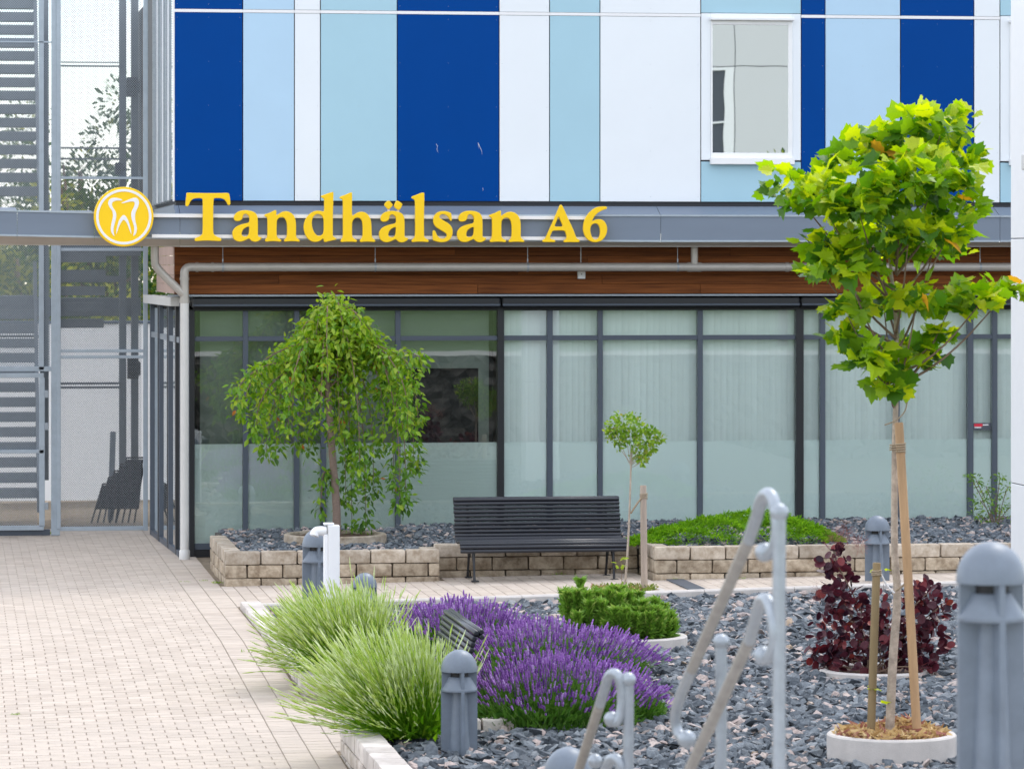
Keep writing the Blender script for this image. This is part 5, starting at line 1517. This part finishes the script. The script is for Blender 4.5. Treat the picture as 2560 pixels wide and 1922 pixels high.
# ------------------------------------------------------------------ lavender
def mixed(paths, widths, tk):
    V, F, _ = ribbons(paths, widths, np.zeros(len(paths)))
    return V, F, np.repeat(tk.ravel(), 3)
def white_lavender(c, scale, label, n=1050, lean=(-.40, -.02)):
    root = thing('white_lavender', label, 'plant', tuple(c))
    k = 16
    s = np.linspace(0, 1, k)
    az = RNG.uniform(0, 2*np.pi, n); tl = np.abs(RNG.normal(0, .60, n)).clip(0, 1.2); tl = np.where(np.cos(az) > .2, tl * .62, tl)
    L = scale * RNG.uniform(.52, .92, n)
    r0 = scale * .26 * np.sqrt(RNG.random(n))
    base = np.stack([c[0] + r0*np.cos(az + RNG.normal(0, .5, n)), c[1] + r0*np.sin(az), np.full(n, c[2])], 1)
    d0 = np.stack([np.cos(az)*np.sin(tl) + lean[0]*.5, np.sin(az)*np.sin(tl) + lean[1], np.cos(tl)], 1); d0 = unit(d0)
    bend = np.stack([np.cos(az)*.10 + lean[0]*.25, np.sin(az)*.10, -.22*np.sin(tl) + .10*RNG.normal(size=n)], 1)
    paths = base[:, None, :] + d0[:, None, :]*(s*1.0)[None, :, None]*L[:, None, None] + bend[:, None, :]*(s**2)[None, :, None]*L[:, None, None]
    up_ = np.where(np.sin(tl) > .5, .16, 0)
    paths[:, :, 2] += (s**3)[None, :]*up_[:, None]*L[:, None]
    sp = RNG.uniform(.62, .72, n)
    w = np.where(s[None] < sp[:, None], .0014, .0040 + .0025*np.where(np.arange(k) % 2 == 0, 1, -1)[None])
    w = w * RNG.uniform(.85, 1.25, (n, 1)); w[:, -1] = .0015
    leafy = (RNG.random(n) < .30)[:, None]
    w = np.where(leafy, .0018, w); paths = np.where(leafy[:, :, None], base[:, None, :] + (paths - base[:, None, :])*.66, paths)
    tk = np.where((s[None] < sp[:, None]) | leafy, .12 + .42*s[None], .84 + RNG.normal(0, .07, (n, k)))
    tk = tk + RNG.normal(0, .07, (n, 1))
    paths += np.cumsum(RNG.normal(0, .0035, (n, k, 3)), axis=1)
    parts = [mixed(paths, w, np.clip(tk, 0, .93))]
    m = 2600                                             # leafy base
    az = RNG.uniform(0, 2*np.pi, m); tl = np.abs(RNG.normal(0, .75, m)).clip(0, 1.4)
    d = np.stack([np.cos(az)*np.sin(tl) + lean[0]*.3, np.sin(az)*np.sin(tl), np.cos(tl)], 1)
    q = c + d * (scale * RNG.uniform(.02, .36, m))[:, None] + np.stack([RNG.normal(0, .10, m), RNG.normal(0, .10, m), np.zeros(m)], 1)*scale
    q[:, 2] = np.maximum(q[:, 2], c[2])
    parts.append(leaves('needle', q, unit(d + RNG.normal(0, .25, (m, 3)) + np.array([0, 0, .3])), RNG.uniform(0, 6, m), RNG.uniform(.05, .11, m), np.clip(RNG.normal(.32, .12, m), 0, .55), wide=.045))
    f = 220                                              # white florets
    i = RNG.integers(0, n, f); j = RNG.integers(11, 15, f)
    parts.append(leaves('round', paths[i, j], unit(RNG.normal(size=(f, 3))), RNG.uniform(0, 6, f), RNG.uniform(.008, .014, f), np.ones(f)))
    V, F, tt = cat(parts)
    fast('foliage', V, F, 'lavender_white', root, tt)
    return root
w1 = np.array([BEDX + .50, REC0 + .85, .0]); w2 = np.array([BEDX + .46, REC1 - .62, .0])
white_lavender(w1, .88, 'pale green white-flowering lavender spilling over the wall, before the white post', 2300)
white_lavender(w2, .90, 'pale green white-flowering lavender spilling over the wall, left of the lavender bollard', 2300)
def purple_lavender(c, rx, ry, h, label, n=1300, spike=1.0):
    root = thing('purple_lavender', label, 'plant', tuple(c))
    k = 9
    s = np.linspace(0, 1, k)
    rr, az = np.sqrt(RNG.random(n)), RNG.uniform(0, 2*np.pi, n)
    bx, by = rr*np.cos(az), rr*np.sin(az)
    hh = h * (1 - .50*rr**2.0) * RNG.uniform(.66, 1.18, n)
    base = np.stack([c[0] + bx*rx*.72, c[1] + by*ry*.72, c[2] + .12*h*np.ones(n)], 1)
    clump = .05*np.sin(bx*9 + 1.3) + .05*np.sin(by*11 + bx*4)
    hh = hh + clump*h
    tip = np.stack([c[0] + bx*rx*1.10 + RNG.normal(0, .05, n), c[1] + by*ry*1.10 + RNG.normal(0, .05, n), c[2] + hh], 1)
    ctrl = base * .4 + tip * .6; ctrl[:, 2] = c[2] + hh * .45
    t = s[None, :, None]
    paths = base[:, None]*(1-t)**2 + 2*ctrl[:, None]*t*(1-t) + tip[:, None]*t**2
    # the last part of each stem is the flower spike
    seg = paths[:, -1] - paths[:, -2]; seg = unit(seg)
    SL = spike * RNG.uniform(.035, .075, n)
    sp = tip[:, None] + seg[:, None]*np.linspace(-.1, 1, 7)[None, :, None]*SL[:, None, None]
    w1_ = np.full((n, k), .0016)
    w2_ = np.array([.003, .0095, .006, .010, .0065, .008, .0025])[None]*RNG.uniform(.8, 1.25, (n, 1))*spike
    parts = [mixed(paths, w1_, np.clip(.30 + RNG.normal(0, .06, (n, k)), .05, .42)), mixed(sp, w2_, np.clip(RNG.normal(.70, .12, (n, 1)) + RNG.normal(0, .07, (n, 7)), .5, 1))]
    m = 5200
    rr, az = np.sqrt(RNG.random(m)), RNG.uniform(0, 2*np.pi, m)
    q = np.stack([c[0] + rr*np.cos(az)*rx*.95, c[1] + rr*np.sin(az)*ry*.95, c[2] + RNG.uniform(.0, .72, m)*h*(1 - .6*rr**2)], 1)
    d = np.stack([np.cos(az)*rr*.7, np.sin(az)*rr*.7, np.full(m, .8)], 1) + RNG.normal(0, .3, (m, 3))
    parts.append(leaves('needle', q, unit(d), RNG.uniform(0, 6, m), RNG.uniform(.05, .10, m), np.clip(RNG.normal(.17, .1, m), 0, .34), wide=.09))
    V, F, tt = cat(parts)
    fast('foliage', V, F, 'lavender_purple', root, tt)
    return root
def at(u, v, z, D): q = W(u, v, D); return np.array([q.x, q.y, z])
purple_lavender(at(1375, 0, -.04, 30.4), .80, .85, .44, 'large purple lavender mound in the gravel right of the grey bollard', 1500)
purple_lavender(at(1370, 0, -.04, 33.6), .86, 1.2, .40, 'middle purple lavender mound between the bench end and the dwarf pine', 1700)
purple_lavender(at(1150, 0, -.04, 36.0), .60, 1.0, .40, 'farthest purple lavender mound, behind the half-hidden bench', 1300)
purple_lavender(at(1580, 0, -.05, 30.6), .22, .45, .26, 'small low tuft of purple lavender at the right end of the mounds', 150)

# ------------------------------------------------------------------ dwarf pine
dpn = thing('dwarf_pine', 'bushy bright green dwarf pine in a concrete ring', 'shrub', (c2.x, c2.y, .05))
cp = at(1545, 0, .05, 36.0)
ns = 130
rr, az = np.sqrt(RNG.random(ns)), RNG.uniform(0, 2*np.pi, ns)
parts = []
brm = MB()
for i in range(ns):
    bx, by = rr[i]*math.cos(az[i])*.52, rr[i]*math.sin(az[i])*.42
    h = (.44 - .20*rr[i]**2)*RNG.uniform(.6, 1.12)
    if bx < -.30 and RNG.random() < .45: h += .17
    if bx > .44: h *= .95
    b0 = Vector((cp[0] + bx*.35, cp[1] + by*.35, .06)); e = Vector((cp[0] + bx, cp[1] + by, .06 + h))
    m1 = b0.lerp(e, .55) + Vector((bx*.28, by*.28, -.06))
    pp = smoothpath([b0, m1, e], 2)
    brm.tube(pp, [.009 - .006*k/(len(pp)-1) for k in range(len(pp))], 5)
    arr = np.array([q[:] for q in pp]); nn = 200
    ts = (RNG.uniform(.25, 1, nn)**.75)*(len(arr)-1.001); i0 = ts.astype(int); fr = (ts - i0)[:, None]
    q = arr[i0]*(1-fr) + arr[i0+1]*fr
    tan = unit(arr[i0+1] - arr[i0]); rad = unit(np.cross(tan, RNG.normal(size=(nn, 3))))
    d = unit(tan*.75 + rad*RNG.uniform(.5, 1.7, (nn, 1)))
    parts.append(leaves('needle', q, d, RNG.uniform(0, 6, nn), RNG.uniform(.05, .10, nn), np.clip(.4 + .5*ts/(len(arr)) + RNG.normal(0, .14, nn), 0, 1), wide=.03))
brm.obj('branch', 'bark_twig', dpn, smooth=True)
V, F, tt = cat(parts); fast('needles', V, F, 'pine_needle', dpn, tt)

# ------------------------------------------------------------------ purple smoke shrub
DSM = 33.4
smk = thing('smoke_bush', 'dark purple-leaved shrub behind the foreground tree trunk', 'shrub', (c4.x, c4.y, 0))
sbl = [(2085, 1395, 34), (2095, 1440, 40), (2100, 1490, 50), (2120, 1540, 60), (2080, 1590, 60), (2150, 1590, 70), (2070, 1640, 50), (2130, 1650, 60), (2200, 1630, 60), (2220, 1560, 55), (2180, 1530, 45), (2300, 1500, 45), (2345, 1520, 40), (2320, 1480, 35), (2290, 1560, 45), (2330, 1610, 45), (2290, 1640, 45), (2310, 1670, 25), (2060, 1670, 30), (2250, 1610, 55)]
b = MB(); LT_, LD = [], []
for (u, v, r_) in sbl:
    dd = random.uniform(-.25, .25)
    e = W(u, v, DSM + dd); s = Vector((c4.x + random.uniform(-.12, .12), c4.y + random.uniform(-.1, .1), .0))
    b.tube(smoothpath([s, s.lerp(e, .5) + Vector((0, 0, .06)), e], 2), .006, 5)
    n = int(9 + r_*.85); rad = r_*DSM/FPX
    d = unit(RNG.normal(size=(n, 3)))
    LT_.append(np.array(e) + d*rad*RNG.uniform(.35, 1, (n, 1))); LD.append(unit(d + RNG.normal(0, .5, (n, 3)) + np.array([0, 0, .1])))
b.obj('branch', 'bark_twig', smk, smooth=True)
LT_, LD = np.concatenate(LT_), np.concatenate(LD); n = len(LT_)
V, F, tt = leaves('round', LT_, LD, RNG.normal(0, .9, n), RNG.uniform(.055, .10, n), np.clip(RNG.normal(.45, .27, n), 0, 1))
fast('crown', V, F, 'smoke_leaf', smk, tt)
pa = []
for (u, v, r_) in ((2085, 1350, 32), (2110, 1335, 26), (2050, 1480, 26), (2150, 1360, 22), (2180, 1585, 30)):
    c = np.array(W(u, v, DSM)); n = 170
    d = unit(RNG.normal(size=(n, 3))); q = c + d*(r_*DSM/FPX)*RNG.uniform(.1, 1, (n, 1))
    s = np.linspace(0, 1, 4)[None, :, None]
    paths = q[:, None] + d[:, None]*s*.04 + RNG.normal(0, .004, (n, 4, 3))
    pa.append(mixed(paths, np.full((n, 4), .0007), RNG.random((n, 4))))
V, F, tt = cat(pa); tag(fast('plume', V, F, 'plume', smk, tt), kind='stuff')

# ------------------------------------------------------------------ creeping juniper and the shrub by the window
jn = thing('creeping_juniper', 'bright green creeping juniper cushion in the right stone planter', 'shrub', (X(1850, PRF + .8), PRF + .8, TOPR))
n = 13000
jx0, jx1 = X(1585, PRF + .5), X(2125, PRF + .5)
t = RNG.uniform(0, 1, n); sgn = RNG.uniform(-1, 1, n)
jx = jx0 + (jx1 - jx0)*t
prof = np.interp(t, [0, .08, .25, .45, .62, .78, .92, 1], [.0, .09, .19, .27, .30, .24, .12, .0])
hw = .30 + .75*np.sin(np.pi*np.clip(t, .03, .97))**.6
jy = PRF + .62 + sgn*hw*.55 + .35
jz = TOPR - .05 + prof*np.sqrt(np.clip(1 - sgn**2, .0, 1)) + .10*np.sin(jx*13 + 3*np.sin(jy*7))*prof*1.6 + .05*prof*np.sin(jx*31 + jy*17) + .03*RNG.random(n)
T = np.stack([jx, np.maximum(jy, PRF + .12), jz], 1)
d = np.stack([RNG.normal(0, .7, n), -np.abs(RNG.normal(.35, .5, n)), np.abs(RNG.normal(.45, .3, n))], 1)
V, F, tt = leaves('ovate', T, unit(d), RNG.normal(0, 1, n), RNG.uniform(.03, .075, n), np.clip(.5 + .9*(np.sin(jx*23 + jy*11)*.5)*.3 + RNG.normal(0, .22, n), 0, 1), wide=.42)
fast('foliage', V, F, 'juniper', jn, tt)
shb = thing('green_shrub', 'airy green shrub before the window beside the white pillar', 'shrub', (X(2480, -1.4), -1.4, TOPR))
DSB = px((X(2480, -1.4), -1.4, .5))[2]
b = MB(); LT_, LD = [], []
for (u, v, r_) in ((2440, 1200, 18), (2465, 1215, 26), (2490, 1235, 26), (2450, 1250, 22), (2500, 1260, 28), (2470, 1280, 26), (2520, 1215, 24), (2440, 1285, 18), (2520, 1290, 30), (2480, 1310, 24), (2500, 1190, 14), (2425, 1190, 10), (2545, 1250, 26)):
    e = W(u, v, DSB + random.uniform(-.2, .2)); s = W(2490 + random.uniform(-10, 10), 1330, DSB)
    b.tube(smoothpath([s, s.lerp(e, .5) + Vector((0, 0, .06)), e], 2), .005, 5)
    n = int(16 + r_*1.1); d = unit(RNG.normal(size=(n, 3))*np.array([1, 1, .5]))
    LT_.append(np.array(e) + d*(r_*DSB/FPX)*RNG.uniform(.2, 1.1, (n, 1))); LD.append(unit(d + np.array([0, 0, -.2])))
b.obj('branch', 'bark_twig', shb, smooth=True)
LT_, LD = np.concatenate(LT_), np.concatenate(LD); n = len(LT_)
V, F, tt = leaves('ovate', LT_, LD, RNG.normal(0, .8, n), RNG.uniform(.04, .065, n), np.clip(RNG.normal(.5, .22, n), 0, .95), wide=.7)
fast('crown', V, F, 'cherry_leaf', shb, tt)

# ------------------------------------------------------------------ trees beyond the stair tower
def far_tree(x, y, h, r, label, bright):
    root = thing('broadleaf_tree', label, 'tree', (x, y, 0), 'trees beyond the stair tower')
    b = MB(); b.tube([(x, y, -.2), (x + .1, y, h*.5), (x, y, h*.85)], [.16, .12, .04], 8)
    for k in range(10):
        a = random.uniform(0, 6.28); q = Vector((x + r*.6*math.cos(a), y + r*.6*math.sin(a), h*random.uniform(.5, .9)))
        b.tube([(x, y, h*random.uniform(.3, .5)), q], [.05, .02], 5)
    b.obj('trunk', 'bark_twig', root, smooth=True)
    n = 12000; m = 46
    cc_ = np.stack([RNG.normal(0, r*.42, m), RNG.normal(0, r*.42, m), h*.62 + RNG.normal(0, h*.16, m)], 1) + np.array([x, y, 0])
    i = RNG.integers(0, m, n); dd = unit(RNG.normal(size=(n, 3)))
    T = cc_[i] + dd*(r*.30*RNG.uniform(.4, 1, (n, 1)))
    V, F, tt = leaves('ovate', T, dd, RNG.normal(0, 1, n), RNG.uniform(.07, .13, n), np.clip(RNG.normal(.4 + .3*bright, .25, n) + .3*bright*((i % 3) == 0), 0, 1))
    fast('crown', V, F, 'hedge_leaf', root, tt)
far_tree(X(200, 24), 24, 6.2, 2.0, 'green tree showing through the mesh above the round emblem', 0)
far_tree(X(40, 21), 21, 4.3, 1.7, 'yellow-green tree showing through the mesh left of the gate post', 1)
far_tree(X(290, 27), 27, 4.8, 1.8, 'green tree showing through the mesh between the stair treads', .7)
far_tree(X(-120, 30), 30, 6.0, 2.2, 'green tree at the left edge behind the stair treads', .2)
# trees on the terrace behind the camera, mirrored in the glass
def back_tree(x, y, label):
    root = thing('terrace_tree', label, 'tree', (x, y, 1.6))
    MB().tube([(x, y, 1.4), (x, y, 4.5)], [.14, .05], 8).obj('trunk', 'bark_twig', root, smooth=True)
    n = 2200; dd = unit(RNG.normal(size=(n, 3)))
    T = np.array([x, y, 4.6]) + dd*RNG.uniform(.5, 1.6, (n, 1))
    V, F, tt = leaves('ovate', T, dd, RNG.normal(0, 1, n), RNG.uniform(.12, .22, n), np.clip(RNG.normal(.5, .2, n), 0, .9))
    fast('crown', V, F, 'hedge_leaf', root, tt)
back_tree(9.0, -44, 'round terrace tree behind the camera, mirrored faintly in the left windows')
back_tree(19.5, -42, 'round terrace tree behind the camera, mirrored in the right windows')

# ------------------------------------------------------------------ weeds in the joints
def weed(u, v, n, s, label, name='weed'):
    c = G(u, v)
    root = thing(name, label, 'weed', tuple(c))
    T = np.array(c) + np.stack([RNG.normal(0, s*1.3, n), RNG.normal(0, s*.5, n), RNG.uniform(0, s*.3, n)], 1)
    d = unit(np.stack([RNG.normal(0, .6, n), RNG.normal(0, .6, n), np.ones(n)*.7], 1))
    V, F, tt = leaves('ovate', T, d, RNG.normal(0, 1, n), RNG.uniform(s*.5, s*1.1, n), np.clip(RNG.normal(.45, .25, n), 0, .95), wide=.6)
    fast('leaf', V, F, 'small_leaf', root, tt)
weed(112, 1336, 60, .05, 'tuft of green weeds at the foot of the gate post')
weed(546, 1459, 40, .035, 'dry weeds along the corner of the left stone planter')
weed(512, 1453, 14, .025, 'tiny weed in a paving joint left of the planter corner')
weed(464, 1455, 12, .022, 'tiny weed in a paving joint below the downpipe')
weed(614, 1630, 14, .03, 'small flat weed on the paving beside the white lavender')
weed(39, 1787, 22, .022, 'small bright weed in a joint at the lower left')
weed(1235, 1437, 18, .03, 'small weeds under the black bench near its left leg')
weed(1400, 1437, 18, .03, 'small weeds under the middle of the black bench')
weed(1690, 1449, 18, .025, 'small weeds at the foot of the right planter')
weed(1850, 1447, 18, .025, 'small weeds at the foot of the right planter behind the handrail')

# ------------------------------------------------------------------ gravel fill, last: it keeps clear of the rings
def in_bed(x, y):
    if y > kerb_y(x) - .03 or x < BEDX + .25: return False
    return not (x < RECX + .22 and REC1 - .22 < y < REC0 + .22)
gbase = sheet('gravel_floor', lin(BEDX + .2, 15, 12), lin(-27.5, KERB_B.y + .3, 14), lambda x, y: gb(x, min(y, kerb_y(x))) - .035, 'rock_dark')
# the recess is paved: lift the gravel floor out of it
me = gbase.data
bm = bmesh.new(); bm.from_mesh(me)
for q in ((RECX + .1, 'x'), (REC1 - .1, 'y'), (REC0 + .1, 'y')):
    bmesh.ops.bisect_plane(bm, geom=list(bm.verts) + list(bm.edges) + list(bm.faces), plane_co=(q[0], 0, 0) if q[1] == 'x' else (0, q[0], 0), plane_no=(1, 0, 0) if q[1] == 'x' else (0, 1, 0))
kill = [f for f in bm.faces if f.calc_center_median().x < RECX + .1 and REC1 - .1 < f.calc_center_median().y < REC0 + .1]
kill += [f for f in bm.faces if f.calc_center_median().y > kerb_y(f.calc_center_median().x) + .12]
bmesh.ops.delete(bm, geom=kill, context='FACES')
bm.to_mesh(me); bm.free()
stones('gravel', BEDX + .25, 12, -27, KERB_B.y + .2, in_bed, gb, 400, .055, .155, 'crushed grey stone with pink pieces filling the garden bed')
stones('planter_gravel', PLX0 + .2, PLX1, PLF + .2, -.3, lambda x, y: x > PLX0 + .22 and y > PLF + .22 and not (x > PLX1 - .22 and y < RWY + .22), lambda x, y: TOPL - .06, 380, .05, .12, 'dark crushed stone filling the left planter', .02)
stones('planter_gravel', PLX1, PRX0 + 6, PRF + .2, -.2, lambda x, y: (y > RWY + .22 if x < PRX0 + .22 else y > PRF + .22), lambda x, y: (TOPM if x < PRX0 else TOPR) - .05, 380, .05, .12, 'dark crushed stone behind the bench and around the juniper', .02)
b = MB(); b.box(PLX0 + .19, PLX1 - .19, PLF + .19, -.06, -.1, TOPL - .09); o = b.obj('planter_soil', 'rock_dark', pl)
b = MB(); b.box(PLX1 - .19, PRX0 + 6, RWY + .19, -.06, -.1, TOPM - .09); o = b.obj('planter_soil', 'rock_dark', mw)
b = MB(); b.box(PRX0 + .19, PRX0 + 6, PRF + .19, RWY + .19, -.1, TOPR - .09); o = b.obj('planter_soil', 'rock_dark', pr)
